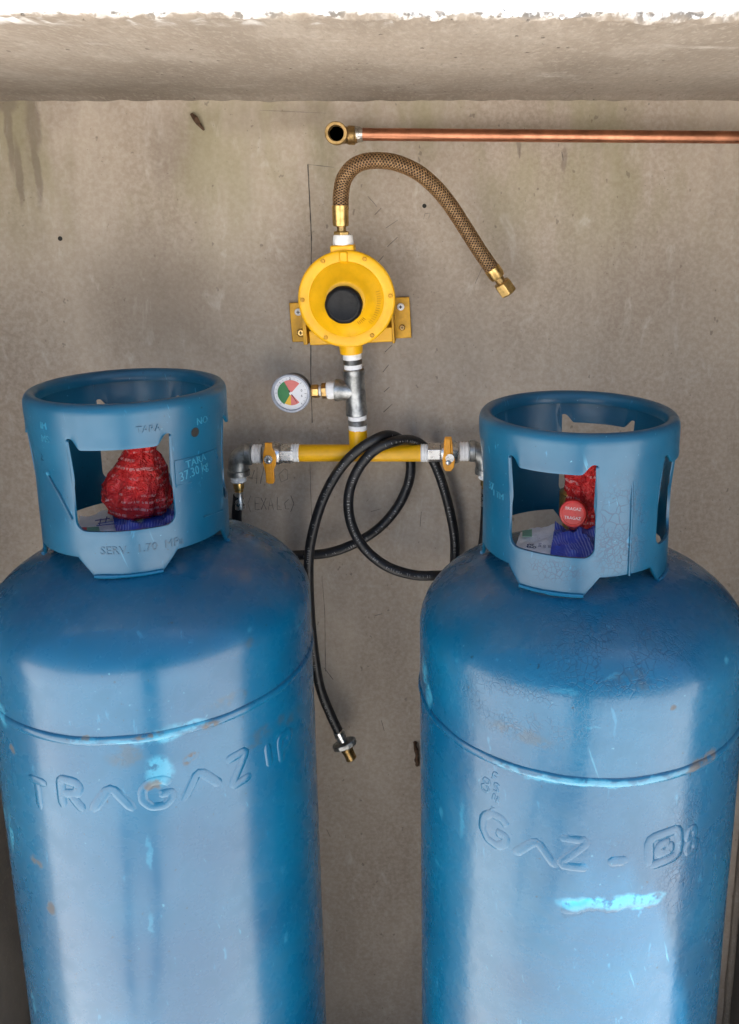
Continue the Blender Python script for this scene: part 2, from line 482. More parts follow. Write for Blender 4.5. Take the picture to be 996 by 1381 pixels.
m = MB(); wall_stroke(m, [(415, 222), (450, 226)], .0007); wall_stroke(m, [(350, 149), (440, 153)], .0004)
part(m, 'pencil_line', M_faint, wall, smooth=False)
m = MB()
for (x, y, l, h) in [(520, 308, 16, -11), (522, 333, 14, -13), (517, 345, -8, 9), (519, 475, 9, -9), (516, 502, 8, -10), (517, 529, 8, -7), (517, 556, 12, -11), (440, 1118, 5, 10),
                     (496, 265, 12, 14), (505, 290, 9, -9), (700, 200, 0, 14), (757, 205, 2, 12), (640, 383, 10, -22), (518, 985, -4, -14), (500, 690, 14, -4), (568, 690, -2, 20), (437, 900, 12, 16), (505, 830, 10, -3)]:
    wall_stroke(m, [(x, y), (x + l, y + h)], random.uniform(.0006, .0011))
part(m, 'scribed_tick_marks', M_faint, wall, smooth=False)
m = MB()   # hand-written note under the left valve
for st in ([(343, 634), (340, 644), (347, 645)], [(347, 630), (346, 652)], [(356, 628), (351, 652)], [(366, 634), (362, 648), (370, 650), (371, 641), (364, 641)],
           [(384, 632), (376, 640), (379, 650), (388, 646), (388, 635), (384, 632)],
           [(338, 668), (334, 679), (338, 690)], [(350, 671), (344, 671), (344, 687), (350, 687)], [(344, 679), (349, 679)], [(352, 671), (359, 687)], [(359, 671), (352, 687)],
           [(362, 687), (365, 671), (369, 687)], [(363, 681), (368, 681)], [(374, 670), (374, 687), (380, 687)], [(389, 673), (384, 678), (385, 686), (390, 686)], [(392, 668), (396, 679), (392, 690)]):
    wall_stroke(m, st, .0010)
part(m, 'pencil_writing', M_faint, wall, smooth=False)
m = MB(); wall_stroke(m, [(571, 296), (573, 288), (580, 288), (578, 295)], .0007)
part(m, 'pencil_writing', M_faint, wall, smooth=False)
for (px, py, r) in [(572, 278, .0024), (81, 322, .0026), (497, 348, .0016)]:
    p = at(px, py, YW); m = MB(); m.lathe((p.x, wall_y(p.x, p.z) - .0008, p.z), (0, 1, 0), [(0, r * 1.25), (.0004, r), (.004, r * .8), (.004, 0)], 14)
    part(m, 'drill_hole', M_hole, wall)
# a splinter of shuttering timber left in the concrete
m = MB(); a = at(258, 154, YW - .003); b = at(275, 176, YW - .002)
m.tube([a, a.lerp(b, .3) + Vector((.001, -.002, 0)), a.lerp(b, .6) + Vector((-.001, -.001, .001)), b], [.0022, .0045, .0036, .0015], 6)
part(m, 'embedded_splinter', M_rust, wall, smooth=False)

def slab_mesh():
    m = MB(); nx = 420; x0, x1 = -0.95, 0.73
    # profile from the wall forward along the soffit, round the broken arris, up the sloped front
    prof = [(YW + .03, Zj - .004), (YW + .004, Zj - .003), (YW - .012, Zj + .0005), (YW - .03, Zj + .002), (YW - .055, Zj + .0022)]
    for k in range(1, 9):
        t = k / 9; prof.append((YW - .055 + (YF + .02 - YW + .055) * t, Zj + .0022 + (Zf - Zj - .0012) * t))
    prof += [(YF + .02, Zf + .0006), (YF + .010, Zf + .0003), (YF + .004, Zf), (YF, Zf + .0024), (YF - .001, Zf + .0055), (YF + .003, Zf + .011), (YF + .010, Zf + .020), (YF + .03, Zf + .045), (YF + .06, Zf + .08), (YW + .12, Zf + .10), (YW + .12, Zj - .004)]
    n = len(prof)
    for i in range(nx + 1):
        x = x0 + (x1 - x0) * i / nx
        for j, (y, z) in enumerate(prof):
            edge = 1.0 if 13 <= j <= 18 else 0.0
            soff = 1.0 if 1 <= j < 13 else 0.0
            q = Vector((x, y, z))
            j1 = mnoise.noise(Vector((x * 130, j * 3.1, 2))); j2 = mnoise.noise(Vector((x * 38, j * .8, 9)))
            j3 = mnoise.noise(Vector((x * 300, j * 5, 5)))
            q.z += edge * (j1 * .0026 + j2 * .0030 + j3 * .001) + soff * .0008 * mnoise.noise(Vector((x * 4, y * 5, 3)))
            q.y += edge * (j2 * .003 + j1 * .002)
            q.z -= .0087 * (x + .05) * max(0.0, min(1.0, (YW - y) / (YW - YF)))
            if 1 <= j <= 3: q.z += .0025 * mnoise.noise(Vector((x * 45, j * .7, 12)))
            m.v.append(q)
    for i in range(nx):
        for j in range(n - 1):
            a = i * n + j; m.f.append((a, a + 1, a + n + 1, a + n))
        m.f.append((i * n + n - 1, i * n, (i + 1) * n, (i + 1) * n + n - 1))
    m.f.append(tuple(range(n))); m.f.append(tuple(nx * n + k for k in range(n))[::-1])
    return m
slab = part(slab_mesh(), 'roof_slab', M_slab, sharp=60)
tag(slab, 'rough cast concrete slab with crumbling front edge overhanging both cylinders', 'slab')
for nm, xa, xb, y0, lab in (('side_wall', XL - .12, XL, .70, 'dark concrete side wall behind the left blue cylinder'),
                            ('side_wall', XR, XR + .12, .668, 'dark concrete side wall beside the right blue cylinder')):
    m = MB().box(((xa + xb) / 2, (y0 + YW - .003) / 2, (Zj + .02) / 2), (.12, YW - .003 - y0, Zj + .02))
    tag(part(m, nm, M_dark, smooth=False, bevel=.006), lab, 'wall')
# raised seam of mortar down the right-hand inner corner
m = MB(); P = [Vector((XR - .005 + .002 * mnoise.noise(Vector((0, k * .3, 2))), YW - .004, .03 + k * .02)) for k in range(76)]
m.tube(P, [.006 + .002 * mnoise.noise(Vector((k * .4, 1, 1))) for k in range(76)], 8)
tag(part(m, 'mortar_fillet', M_slab), 'pale vertical mortar bead in the corner beside the right cylinder', 'mortar')

# ------------------------------------------------------------------ gas cylinders
def cpt(c, th, r, z):
    return Vector((c[0] + r * math.sin(th), c[1] - r * math.cos(th), z))
def shell(c, ztan, zbase):
    prof = []
    H = R * .5
    n = 22
    for k in range(n + 1):
        a = PI / 2 * k / n
        prof.append((ztan + H * math.cos(a), R * math.sin(a)))
    prof[0] = (ztan + H, 1e-7)
    z = ztan
    for k in range(1, 21): prof.append((ztan + (zbase + .12 - ztan) * k / 20, R))
    for k in range(1, 11):
        a = PI / 2 * k / 10
        prof.append((zbase + .12 - .09 * math.sin(a), R * math.cos(a) if k < 10 else 1e-7))
    m = MB(); seg = 144
    for (z, r) in prof:
        for k in range(seg):
            th = 2 * PI * k / seg
            d = .0007 * mnoise.noise(Vector((math.sin(th) * 1.6 + c[0] * 9, math.cos(th) * 1.6, z * 5))) if r > .05 else 0
            d += .00025 * mnoise.noise(Vector((math.sin(th) * 6 + c[0] * 9, math.cos(th) * 6, z * 26))) if r > .05 else 0
            m.v.append(cpt(c, th, r + d, z))
    for i in range(len(prof) - 1):
        for k in range(seg):
            k2 = (k + 1) % seg
            m.f.append((i * seg + k, i * seg + k2, (i + 1) * seg + k2, (i + 1) * seg + k))
    return m
def ring(c, z, r, h, w, seed=0, seg=180):
    m = MB(); pr = 7
    for k in range(seg):
        th = 2 * PI * k / seg
        wob = 1 + .28 * mnoise.noise(Vector((math.sin(th) * 9, math.cos(th) * 9, seed)))
        dz = .0012 * mnoise.noise(Vector((math.sin(th) * 4, math.cos(th) * 4, seed + 5)))
        for j in range(pr):
            a = PI * j / (pr - 1)
            m.v.append(cpt(c, th, r - .001 + (h + .001) * math.sin(a) * wob, z + dz + w * .5 * math.cos(a)))
    for k in range(seg):
        k2 = (k + 1) % seg
        for j in range(pr - 1): m.f.append((k * pr + j, k * pr + j + 1, k2 * pr + j + 1, k2 * pr + j))
    return m
CR, CRT = .1045, .1100
def collar(c, zt, zl, zh, zb, zg, zf, wins, feet):
    """pressed steel valve guard: rolled rim, four windows under handle lips, feet between gaps"""
    zm = (zb + zl) / 2
    NL, NU = 8, 8
    rim = [(.1099, -.012), (.1096, -.0085), (.1084, -.0045), (.1058, -.0014), (.1022, 0), (.0986, -.0014), (.0964, -.0046), (.0958, -.0095), (.0964, -.015)]
    def zbot(a):
        best = zg
        for fc, hb, ht in feet:
            t = abs((a - fc + 180) % 360 - 180)
            if t < ht: best = min(best, zf if t < hb else zf + (zg - zf) * (t - hb) / (ht - hb))
        return best
    def win(a):
        for wc, hw in wins:
            t = abs((a - wc + 180) % 360 - 180)
            if t < hw: return (hw - t) * PI / 180 * CR
        return None
    angs = set(k * 2.0 for k in range(180))
    for wc, hw in wins:
        for sg in (-1, 1):
            e = wc + sg * hw
            for d in (0.0, .02, .25, .6, 1.1, 1.8, 2.6, 3.5, 4.5, 5.5, 6.6, 7.7, 8.8, 10, 11.2, 12.4): angs.add(round((e - sg * d) % 360, 3))
    for fc, hb, ht in feet:
        for sg in (-1, 1):
            for q in (hb, ht, hb - .4, ht + .4): angs.add(round((fc + sg * q) % 360, 3))
    angs = sorted(angs)
    m = MB(); ncol = len(angs)
    for a in angs:
        s = win(a); th = math.radians(a)
        if s is None: wb = wt = zm
        else:
            rc = .012
            wb = zb + (rc - math.sqrt(max(0, rc * rc - (rc - s) ** 2)) if s < rc else 0)
            rn = .0042
            if s < rn: wt = zh - rn * (1 - math.sqrt(max(0, 1 - ((rn - s) / rn) ** 2)))
            else: wt = zh + (zl - zh) * sstep(rn + .001, rn + .0135, s)
        b = zbot(a)
        lipf = 0.0 if s is None else sstep(.006, .016, s)
        def rad(z):
            post = .0054 * sstep(zl - .035, zt - .015, z)
            lip = .0056 + -.0002 + .0004 * math.exp(-((z - zl - .002) / .004) ** 2)
            if z > zl - .004: return CR + post + (lip - post) * lipf
            return CR + post
        for j in range(NL + 1):
            z = b + (wb - b) * j / NL; m.v.append(cpt(c, th, rad(z), z))
        for j in range(NU + 1):
            z = wt + (zt - .0135 - wt) * j / NU; m.v.append(cpt(c, th, rad(z), z))
        for (r, dz) in rim: m.v.append(cpt(c, th, r, zt + dz))
    rows = NL + 1 + NU + 1 + len(rim)
    for i in range(ncol):
        i2 = (i + 1) % ncol
        for j in range(rows - 1):
            if j == NL: continue
            m.f.append((i * rows + j, i2 * rows + j, i2 * rows + j + 1, i * rows + j + 1))
    return m
def weld_posts(o):
    # close the seam between lower and upper bands on the posts
    bm = bmesh.new(); bm.from_mesh(o.data); bmesh.ops.remove_doubles(bm, verts=bm.verts, dist=1e-5)
    bmesh.ops.recalc_face_normals(bm, faces=bm.faces); bm.to_mesh(o.data); bm.free()

LET = {  # stroke letters in a 1 x 1.3 box
 'T': [[(0, 1.3), (1, 1.3)], [(.5, 1.3), (.5, 0)]],
 'R': [[(.08, 0), (.08, 1.3), (.7, 1.25), (.85, 1), (.7, .72), (.08, .65)], [(.45, .66), (.95, 0)]],
 'V': [[(0, 0), (.5, 1.15), (1, 0)]],
 'G': [[(.95, 1.05), (.7, 1.28), (.3, 1.25), (.05, .9), (.05, .4), (.3, .05), (.7, .02), (.95, .3), (.95, .6), (.55, .6)]],
 'Z': [[(.02, 1.3), (.98, 1.3), (.05, 0), (1, 0)]],
 '1': [[(.5, 0), (.5, 1.3)]],
 'P': [[(.1, 0), (.1, 1.3), (.7, 1.25), (.85, 1), (.7, .7), (.1, .62)]],
 '-': [[(.1, .6), (.9, .6)]],
 '8': [[(.5, .7), (.15, .95), (.3, 1.25), (.7, 1.25), (.85, .95), (.5, .7), (.1, .4), (.25, .05), (.75, .05), (.9, .4), (.5, .7)]],
 'O': [[(0, 0), (1, 0), (1, 1.25), (0, 1.25), (0, 0)], [(.68, .8), (.38, .82), (.3, .6), (.38, .38), (.68, .4), (.68, .6), (.5, .6)]],
 'F': [[(.1, 0), (.1, 1.3), (.85, 1.3)], [(.1, .7), (.7, .7)]],
 'S': [[(.9, 1.1), (.6, 1.3), (.2, 1.2), (.15, .9), (.8, .45), (.85, .15), (.4, 0), (.08, .15)]],
 'N': [[(.1, 0), (.1, 1.3), (.9, 0), (.9, 1.3)]],
 'X': [[(.1, 0), (.9, 1.1)], [(.1, 1.1), (.9, 0)]],
}
def letter(ch, c, r, th0, z0, h, w, lw, lh, slant=0.0):
    """raised stroke letter pressed into a cylindrical wall, centred on (th0, z0)"""
    m = MB(); st = LET[ch]
    for pl in st:
        pts = []
        for i in range(len(pl) - 1):
            for k in range(6): pts.append((pl[i][0] + (pl[i + 1][0] - pl[i][0]) * k / 6, pl[i][1] + (pl[i + 1][1] - pl[i][1]) * k / 6))
        pts.append(pl[-1])
        for _ in range(2):
            pts = [pts[0]] + [((pts[i - 1][0] + 2 * pts[i][0] + pts[i + 1][0]) / 4, (pts[i - 1][1] + 2 * pts[i][1] + pts[i + 1][1]) / 4) for i in range(1, len(pts) - 1)] + [pts[-1]]
        uv = [((p[0] - .5) * w, (p[1] - .65) * h / 1.3) for p in pts]
        ca, sa = math.cos(slant), math.sin(slant)
        uv = [(a * ca - b * sa, a * sa + b * ca) for a, b in uv]
        n = len(uv); pr = 6; base = len(m.v); fs = []
        for i, (u, v) in enumerate(uv):
            a, b = uv[max(i - 1, 0)], uv[min(i + 1, n - 1)]
            d = math.hypot(b[0] - a[0], b[1] - a[1]) or 1
            nx, ny = -(b[1] - a[1]) / d, (b[0] - a[0]) / d
            end = .55 if i in (0, n - 1) else 1
            for j in range(pr):
                an = PI * j / (pr - 1)
                o = math.cos(an) * lw * .5 * end
                m.v.append(cpt(c, th0 + (u + nx * o) / r, r - .0006 + (lh + .0006) * math.sin(an) ** .7 * end, z0 + v + ny * o))
        for i in range(n - 1):
            for j in range(pr - 1):
                q = base + i * pr + j; m.f.append((q, q + 1, q + pr + 1, q + pr))
    return m
def font_mesh(body, size, depth, spacing=1.0):
    cu = bpy.data.curves.new('t', 'FONT'); cu.body = body; cu.size = size; cu.extrude = depth
    cu.align_x = 'CENTER'; cu.align_y = 'CENTER'; cu.space_character = spacing; cu.resolution_u = 2
    o = bpy.data.objects.new('t', cu); col.objects.link(o)
    dg = bpy.context.evaluated_depsgraph_get(); me = o.evaluated_get(dg).to_mesh()
    vs = [v.co.copy() for v in me.vertices]; fs = [tuple(p.vertices) for p in me.polygons]
    o.evaluated_get(dg).to_mesh_clear(); bpy.data.objects.remove(o); bpy.data.curves.remove(cu)
    return vs, fs
def wrap_text(body, size, c, r, th0, z0, depth, slant=0.0, spacing=1.0, squash=1.0):
    vs, fs = font_mesh(body, size, depth, spacing)
    ca, sa = math.cos(slant), math.sin(slant)
    m = MB(); m.add([cpt(c, th0 + (v.x * squash * ca - v.y * sa) / r, r + v.z, z0 + v.x * squash * sa + v.y * ca) for v in vs], fs)
    return m

def th_of(px, py, c, r=R):
    p = at_cyl(px, py, c, r); return math.atan2(p.x - c[0], -(p.y - c[1])), p.z

def gas_cylinder(c, cc, rel, label, wins, feet, M, Mc, letters, seed):
    zt, zl, zh, zb, zg, zf, zs, ztan = (CAMZ + q for q in rel)
    t = thing('gas_cylinder', (c[0], c[1], .023), label, 'gas cylinder', 'gas cylinders under the slab')
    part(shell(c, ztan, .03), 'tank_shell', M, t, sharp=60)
    part(ring(c, zs, R, .0022, .011, seed), 'weld_seam', M, t, sharp=80)
    m = MB(); m.lathe((c[0], c[1], .023), (0, 0, 1), [(0, .150), (.003, .153), (.09, .153), (.14, .165), (.14, .162), (.09, .149), (.003, .149)], 64)
    part(m, 'foot_ring', M, t)
    co = part(collar(cc, zt, zl, zh, zb, zg, zf, wins, feet), 'collar', Mc, t, sharp=50)
    weld_posts(co)
    sm = co.modifiers.new('sheet', 'SOLIDIFY'); sm.thickness = .0032; sm.offset = -1
    bv = co.modifiers.new('edge', 'BEVEL'); bv.width = .0009; bv.segments = 2; bv.limit_method = 'ANGLE'; bv.angle_limit = math.radians(50)
    # fillet welds under the feet
    for fc, hb, ht in feet:
        P = [cpt(cc, math.radians(fc - hb + 2 * hb * k / 10), CR + .0006, zf + .0005) for k in range(11)]
        m = MB(); m.tube(P, [.0018 + .0009 * random.random() for _ in P], 8); part(m, 'foot_weld', M, t)
    # valve boss and brass valve, mostly inside the plastic wrap
    ztop = ztan + R * .5
    m = MB(); m.lathe((cc[0], cc[1], ztop - .006), (0, 0, 1), [(0, .034), (.010, .032), (.016, .026), (.016, .016)], 32)
    part(m, 'valve_boss', M, t)
    m = MB(); m.lathe((cc[0], cc[1], ztop + .008), (0, 0, 1), [(0, .014), (.03, .014), (.032, .018), (.058, .018), (.062, .012), (.075, .012), (.077, 1e-7)], 20)
    part(m, 'valve', M_brass, t)
    for (ch, px, py, h, w, sl) in letters:
        th, z = th_of(px, py, c)
        big = h > .02
        part(letter(ch, c, R, th, z, h, w, random.uniform(.0110, .0130) if big else .0036, random.uniform(.0006, .0009) if big else .0006, sl), 'raised_letter', M, t, sharp=70)
    return t, co

cyanL = [(118, 999, 20, 4, .6), (165, 1001, 20, 4, .7), (205, 996, 16, 4, .6), (215, 1040, 15, 20), (222, 992, 16, 9), (255, 978, 22, 6), (3, 965, 10, 16), (14, 1118, 7, 34), (6, 1095, 5, 12), (46, 1355, 6, 16), (201, 1150, 3, 24, .45), (204, 1245, 3, 20, .4), (385, 1265, 3, 8, .5), (338, 850, 7, 3, .5), (405, 842, 8, 3, .5)]  # cyan marks: chipped paint, worn seam, and narrow slivers on the far left edge
ruL = [(285, 976, 12, 6), (256, 1023, 7, 6), (207, 1059, 10, 6), (68, 1224, 8, 12), (48, 1162, 9, 7), (15, 1010, 5, 5), (115, 996, 6, 3), (200, 990, 16, 4)]
diL = [(360, 985, 26, 10), (300, 948, 24, 8), (320, 940, 12, 8), (170, 1020, 22, 14), (395, 965, 14, 7), (345, 1000, 10, 8), (335, 870, 8, 10)]
M_blueL = blue_paint('blue_enamel_worn', LC, cyanL, ruL, None, .06, 0, diL)
M_blueLc = blue_paint('blue_enamel_collar', LC, [], [], None, .05, 2, (), True)
chip_sunlitR = [(775, 1221, 22, 9), (800, 1219, 24, 9), (830, 1217, 26, 9), (862, 1214, 26, 8), (885, 1212, 10, 7, .8), (690, 1037, 18, 5, .7), (730, 1049, 22, 4, .9), (780, 1055, 26, 4, .9), (830, 1057, 26, 4, .9), (880, 1051, 22, 4, .8), (912, 1041, 16, 4, .6), (572, 905, 9, 20), (578, 938, 8, 16), (830, 922, 12, 3, .5), (985, 893, 6, 5, .7), (612, 882, 3, 8, .6), (760, 934, 14, 3, .4), (800, 980, 10, 2, .4), (622, 1105, 3, 28, .45), (595, 1095, 4, 7, .4), (590, 1165, 6, 5, .35)]  # weld bead entries paint sunlit cyan into the colour; the rest is chipped paint
ruR = [(955, 1021, 14, 8), (938, 1032, 14, 6), (908, 952, 5, 4)]
crk = [(at_cyl(840, 895, RC), (.075, .12, .035)), (at_cyl(925, 1150, RC), (.03, .08, .07)), (at_cyl(700, 960, RC), (.06, .08, .03))]
M_blueR = blue_paint('blue_enamel_wrinkled', RC, chip_sunlitR, ruR, crk, .20, 1, [(700, 990, 40, 10), (860, 925, 30, 10)])
RCC = (RC[0] - .0104, RC[1]); LCC = (LC[0] - .0116, LC[1])
crc = [(at_cyl(838, 720, RCC, CR), (.028, .05, .055)), (at_cyl(745, 770, RCC, CR), (.03, .05, .012))]
M_blueRc = blue_paint('blue_enamel_crazed', RC, [], [], crc, .10, 3, (), True)

cylL, colL = gas_cylinder(LC, LCC, (-.1962, -.2440, -.2325, -.3355, -.3655, -.3865, -.5293, -.4680),
    'blue gas cylinder on the left with raised TRAGAZ lettering and a red crumpled valve wrap',
    [(13, 29.3), (103, 16), (193, 29.3), (283, 16)], [(12.5, 19.6, 29.5), (101, 12, 20), (192.5, 19.6, 29.5), (281, 12, 20)], M_blueL, M_blueLc,
    [('T', 52, 1072, .034, .026, .0), ('R', 96, 1072, .034, .028, 0), ('V', 150, 1075, .034, .044, 0), ('G', 212, 1070, .032, .032, 0), ('V', 270, 1052, .034, .042, .1), ('Z', 322, 1036, .034, .028, .1),
     ('1', 362, 1018, .030, .02, .1), ('P', 386, 1004, .032, .026, .1)], 3)
cylR, colR = gas_cylinder(RC, RCC, (-.2169, -.2585, -.2480, -.3490, -.3700, -.3905, -.5484, -.4720),
    'blue gas cylinder on the right with crazed paint and raised GAZ lettering',
    [(-23.5, 26.0), (63.5, 18), (156.5, 26.0), (243.5, 18)], [(-22, 19, 28), (68, 17, 26), (158, 19, 28), (248, 17, 26)], M_blueR, M_blueRc,
    [('G', 666, 1118, .036, .032, -.1), ('V', 722, 1145, .030, .046, -.05), ('Z', 772, 1150, .032, .034, 0), ('-', 833, 1160, .03, .026, 0), ('O', 896, 1142, .034, .036, .08), ('8', 932, 1133, .030, .016, .1),
     ('8', 655, 1058, .017, .012, -.2), ('F', 668, 1048, .010, .007, -.2), ('S', 669, 1062, .010, .007, -.2), ('N', 668, 1076, .010, .007, -.2), ('X', 664, 1090, .009, .007, -.2)], 8)

# stamped writing on the collars
def stamp(par, body, px, py, c, size, Mx, slant=0.0, depth=.0006, squash=1.0, spacing=1.0, name='stamped_text', lift=.0):
    p = at_cyl(px, py, c, CR + .003)
    th = math.atan2(p.x - c[0], -(p.y - c[1]))
    z = p.z
    zt = CAMZ + (-.1962 if par is cylL else -.2169)
    r = CR + .0054 * sstep(zt - .083, zt - .015, z) + lift
    if lift == 0: r += .0002
    part(wrap_text(body, size, c, r, th, z, depth, slant, spacing, squash), name, Mx, par, smooth=False)
M_stamp = simple('blue_stamp_paint', (.006, .062, .115), .4, 0, .2, .05, 60)
M_blueHi = simple('blue_rubbed_paint', (.022, .16, .25), .38, 0, .2, .05, 60)
stamp(cylL, 'SERV.  1.70  MPa', 193, 741, LCC, .0128, M_stamp, 0, .0004)
stamp(cylL, 'TARA', 200, 578, LCC, .0100, M_blueLc, 0, .0006, lift=.0013)
stamp(cylL, 'NO', 271, 567, LCC, .0110, M_blueHi, 0, .0005)
stamp(cylL, 'IM', 61, 574, LCC, .0105, M_blueHi, 0, .0005)
stamp(cylL, 'MS', 62, 592, LCC, .0105, M_blueHi, 0, .0005)
stamp(cylR, '37', 659, 656, RCC, .012, M_blueHi, 0, .0005)
stamp(cylR, '1 TM', 668, 668, RCC, .010, M_blueHi, 0, .0005)
stamp(cylL, '2', 54, 617, LCC, .0120, M_stamp, 0, .0005)
# tare plate pressed on the left cylinder's right-hand post
def patch(c, r0, th0, th1, z0, z1, tilt, thick=.0014):
    m = MB(); n = 10
    for k in range(n + 1):
        th = th0 + (th1 - th0) * k / n; dz = tilt * k / n
        for (r, z) in ((r0 - .001, z0), (r0 + thick, z0 + .0004), (r0 + thick, z1 - .0004), (r0 - .001, z1)): m.v.append(cpt(c, th, r, z + dz))
    for k in range(n):
        for j in range(3): q = k * 4 + j; m.f.append((q, q + 4, q + 5, q + 1))
    m.f.append((0, 1, 2, 3)); m.f.append((n * 4, n * 4 + 3, n * 4 + 2, n * 4 + 1)); return m
ta, za = th_of(236, 642, LCC, CR); tb, zb_ = th_of(291, 625, LCC, CR)
part(patch(LCC, CR, ta, tb, za - .0135, za + .0175, zb_ - za + .001), 'tare_plate', M_blueLc, cylL, sharp=30)
stamp(cylL, 'TARA', 266, 622, LCC, .0115, M_blueHi, .10, .0007, lift=.0013)
stamp(cylL, '37.30 kg', 264, 636, LCC, .0150, M_blueHi, .12, .0007, .8, lift=.0013)
# round hole and lug on the same post, raised slanted rib on the left post
p = at_cyl(263, 583, LCC, CR + .004); d = Vector((p.x - LCC[0], p.y - LCC[1], 0)).normalized()
m = MB(); m.lathe(p - d * .004, d, [(0, .0048), (.0036, .0048), (.0040, .0054), (.0043, .0050), (.0043, 1e-7)], 20); part(m, 'collar_hole', M_hole, cylL)
def rib(c, pts, rad, name, Mx, par):
    m = MB(); m.tube([at_cyl(x, y, c, CR + .001) for x, y in pts], rad, 6); part(m, name, Mx, par)
rib(LCC, [(64, 640), (80, 668), (97, 701)], [.0012, .0016, .0012], 'raised_rib', M_stamp, cylL)
rib(LCC, [(64, 637), (66, 641)], .002, 'paint_run', M_blueHi, cylL)
for pts in ([(238, 655), (258, 650)], [(275, 697), (300, 688)], [(290, 608), (293, 618)]):
    rib(LCC, pts, .0010, 'paint_run', M_blueLc, cylL)
# drip of metal across the right tank that catches the sun, with sunlit cyan painted on, and vertical seam run on its collar post
P = []
for k in range(31):
    x = 757 + (889 - 757) * k / 30; y = 1222 + 5 * math.sin(k * .5) * .4 - 10 * (k / 30) ** 2 + random.uniform(-1.2, 1.2)
    th, z = th_of(x, y, RC); P.append((th, z))
m = MB()
for k, (th, z) in enumerate(P):
    e = (.25 if k in (0, 30) else .65 if k in (1, 29) else 1) * random.uniform(.8, 1.15)
    for j, (dr, dz) in enumerate(((-.0006, .0085), (.0001, .0070), (.0006, .0035), (.0010, 0), (.0009, -.003), (.0004, -.0065), (-.0008, -.011))):
        m.v.append(cpt(RC, th, R + dr * e, z + dz * (.8 + .2 * e)))
for k in range(30):
    for j in range(6): q = k * 7 + j; m.f.append((q, q + 1, q + 8, q + 7))
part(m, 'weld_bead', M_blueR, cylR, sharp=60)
rib(RCC, [(853, 615), (852, 690), (848, 776)], .0012, 'paint_run', M_blueRc, cylR)

# ------------------------------------------------------------------ red plastic seals and paper tags on the valves
def red_plastic():
    s = NT('red_shrink_film')
    n = s.noise(50, 4, .65); n2 = s.noise(16, 2, .5)
    c = s.mix(s.rng(n, .3, .7), (.44, .010, .014), (.72, .030, .028))
    # rows of small printed lettering
    z = s.vmath('DOT_PRODUCT', s.warped(.006, 35), (0.10, 0, 1))
    row = s.math('FRACT', s.math('MULTIPLY', z, 112.0))
    rowm = s.math('MULTIPLY', s.rng(row, .30, .36), s.rng(row, .62, .68, 1, 0))
    gl = s.rng(s.noise(420, 1, .5, vec=s.scaled((1, 1, .35))), .44, .52)
    wd = s.rng(s.noise(38, 1, .5, vec=s.scaled((1, 1, 1.5))), .46, .52)
    c = s.mix(s.math('MULTIPLY', s.math('MULTIPLY', rowm, gl), s.math('MULTIPLY', wd, .55)), c, (.72, .42, .42))
    s.set(Base_Color=c, Roughness=.16, Normal=s.bump(s.noise(95, 3, .7, dist=1.6), 1.0, .008)); return s.m
M_redfilm = red_plastic()
M_redcap = simple('red_cap_plastic', (.60, .030, .020), .33, 0, .12, .05, 60)
M_white = simple('white_print', (.75, .74, .72), .6, 0, .05, 0, 60)
def wrap_mesh(a, prof, seed, wr=.16):
    m = MB(); seg = 46; n = len(prof)
    for i, (z, r, ox) in enumerate(prof):
        for k in range(seg):
            th = 2 * PI * k / seg
            rr = r * (1 + wr * .55 * mnoise.noise(Vector((math.cos(th) * 2.4, math.sin(th) * 2.4, z * 45 + seed))) + wr * .35 * (abs(mnoise.noise(Vector((math.cos(th) * 6, math.sin(th) * 6, z * 130 + seed)))) - .2))
            m.v.append(Vector((a[0] + ox + rr * math.cos(th), a[1] + rr * math.sin(th), a[2] + z)))
    for i in range(n - 1):
        for k in range(seg):
            k2 = (k + 1) % seg; m.f.append((i * seg + k, i * seg + k2, (i + 1) * seg + k2, (i + 1) * seg + k))
    m.f.append(tuple(range(seg))[::-1]); m.f.append(tuple((n - 1) * seg + k for k in range(seg)))
    return m
def resample(prof, n):
    out = []
    for k in range(n):
        t = k / (n - 1) * (len(prof) - 1); i = min(int(t), len(prof) - 2); f = t - i; f = f * f * (3 - 2 * f) * .5 + f * .5
        out.append(tuple(prof[i][q] + (prof[i + 1][q] - prof[i][q]) * f for q in range(3)))
    return out
def wz(px, py, Y): return at(px, py, Y)
# left: bulging wrap
pc = at(190, 690, LCC[1]); base = (pc.x, LCC[1], pc.z)
k1 = .00094
prof = [(0, 30, 0), (5, 36, -1), (18, 40, -1), (38, 40, -1), (54, 33, 1), (68, 25, 3), (80, 18, 4), (92, 20, 6), (104, 17, 4), (106, 5, 4)]
wl = part(wrap_mesh(base, resample([(a * k1, b * k1, d * k1) for a, b, d in prof], 34), 3, .40), 'seal_wrap', M_redfilm, sharp=14)
tag(wl, 'wide crumpled red plastic seal around the left cylinder valve', 'plastic seal', 'red valve seals')
# right: narrow wrap with a round cap in front
pc = at(784, 716, RCC[1]); base = (pc.x, RCC[1], pc.z)
twr = thing('seal_wrap', base, 'narrow red plastic seal with round cap on the right cylinder valve', 'plastic seal', 'red valve seals')
prof = [(0, 20, 2), (10, 23, 0), (30, 26, 0), (50, 25, 0), (70, 25, 1), (90, 24, 0), (105, 20, 0), (108, 6, 0)]
part(wrap_mesh(base, resample([(a * k1 * .95, b * k1 * .95, d * k1) for a, b, d in prof], 30), 9, .42), 'film_sleeve', M_redfilm, twr, sharp=14)
cpos = at(773, 692, RCC[1] - .034); dn = Vector((-.28, -.93, .22)).normalized()
m = MB(); m.lathe(cpos + dn * -.02, dn, [(0, .0125), (.012, .0140), (.016, .0150), (.024, .0153), (.0262, .0142), (.0266, .0122), (.0260, .0118), (.0260, 1e-7)], 40)
capo = part(m, 'seal_cap', M_redcap, twr)
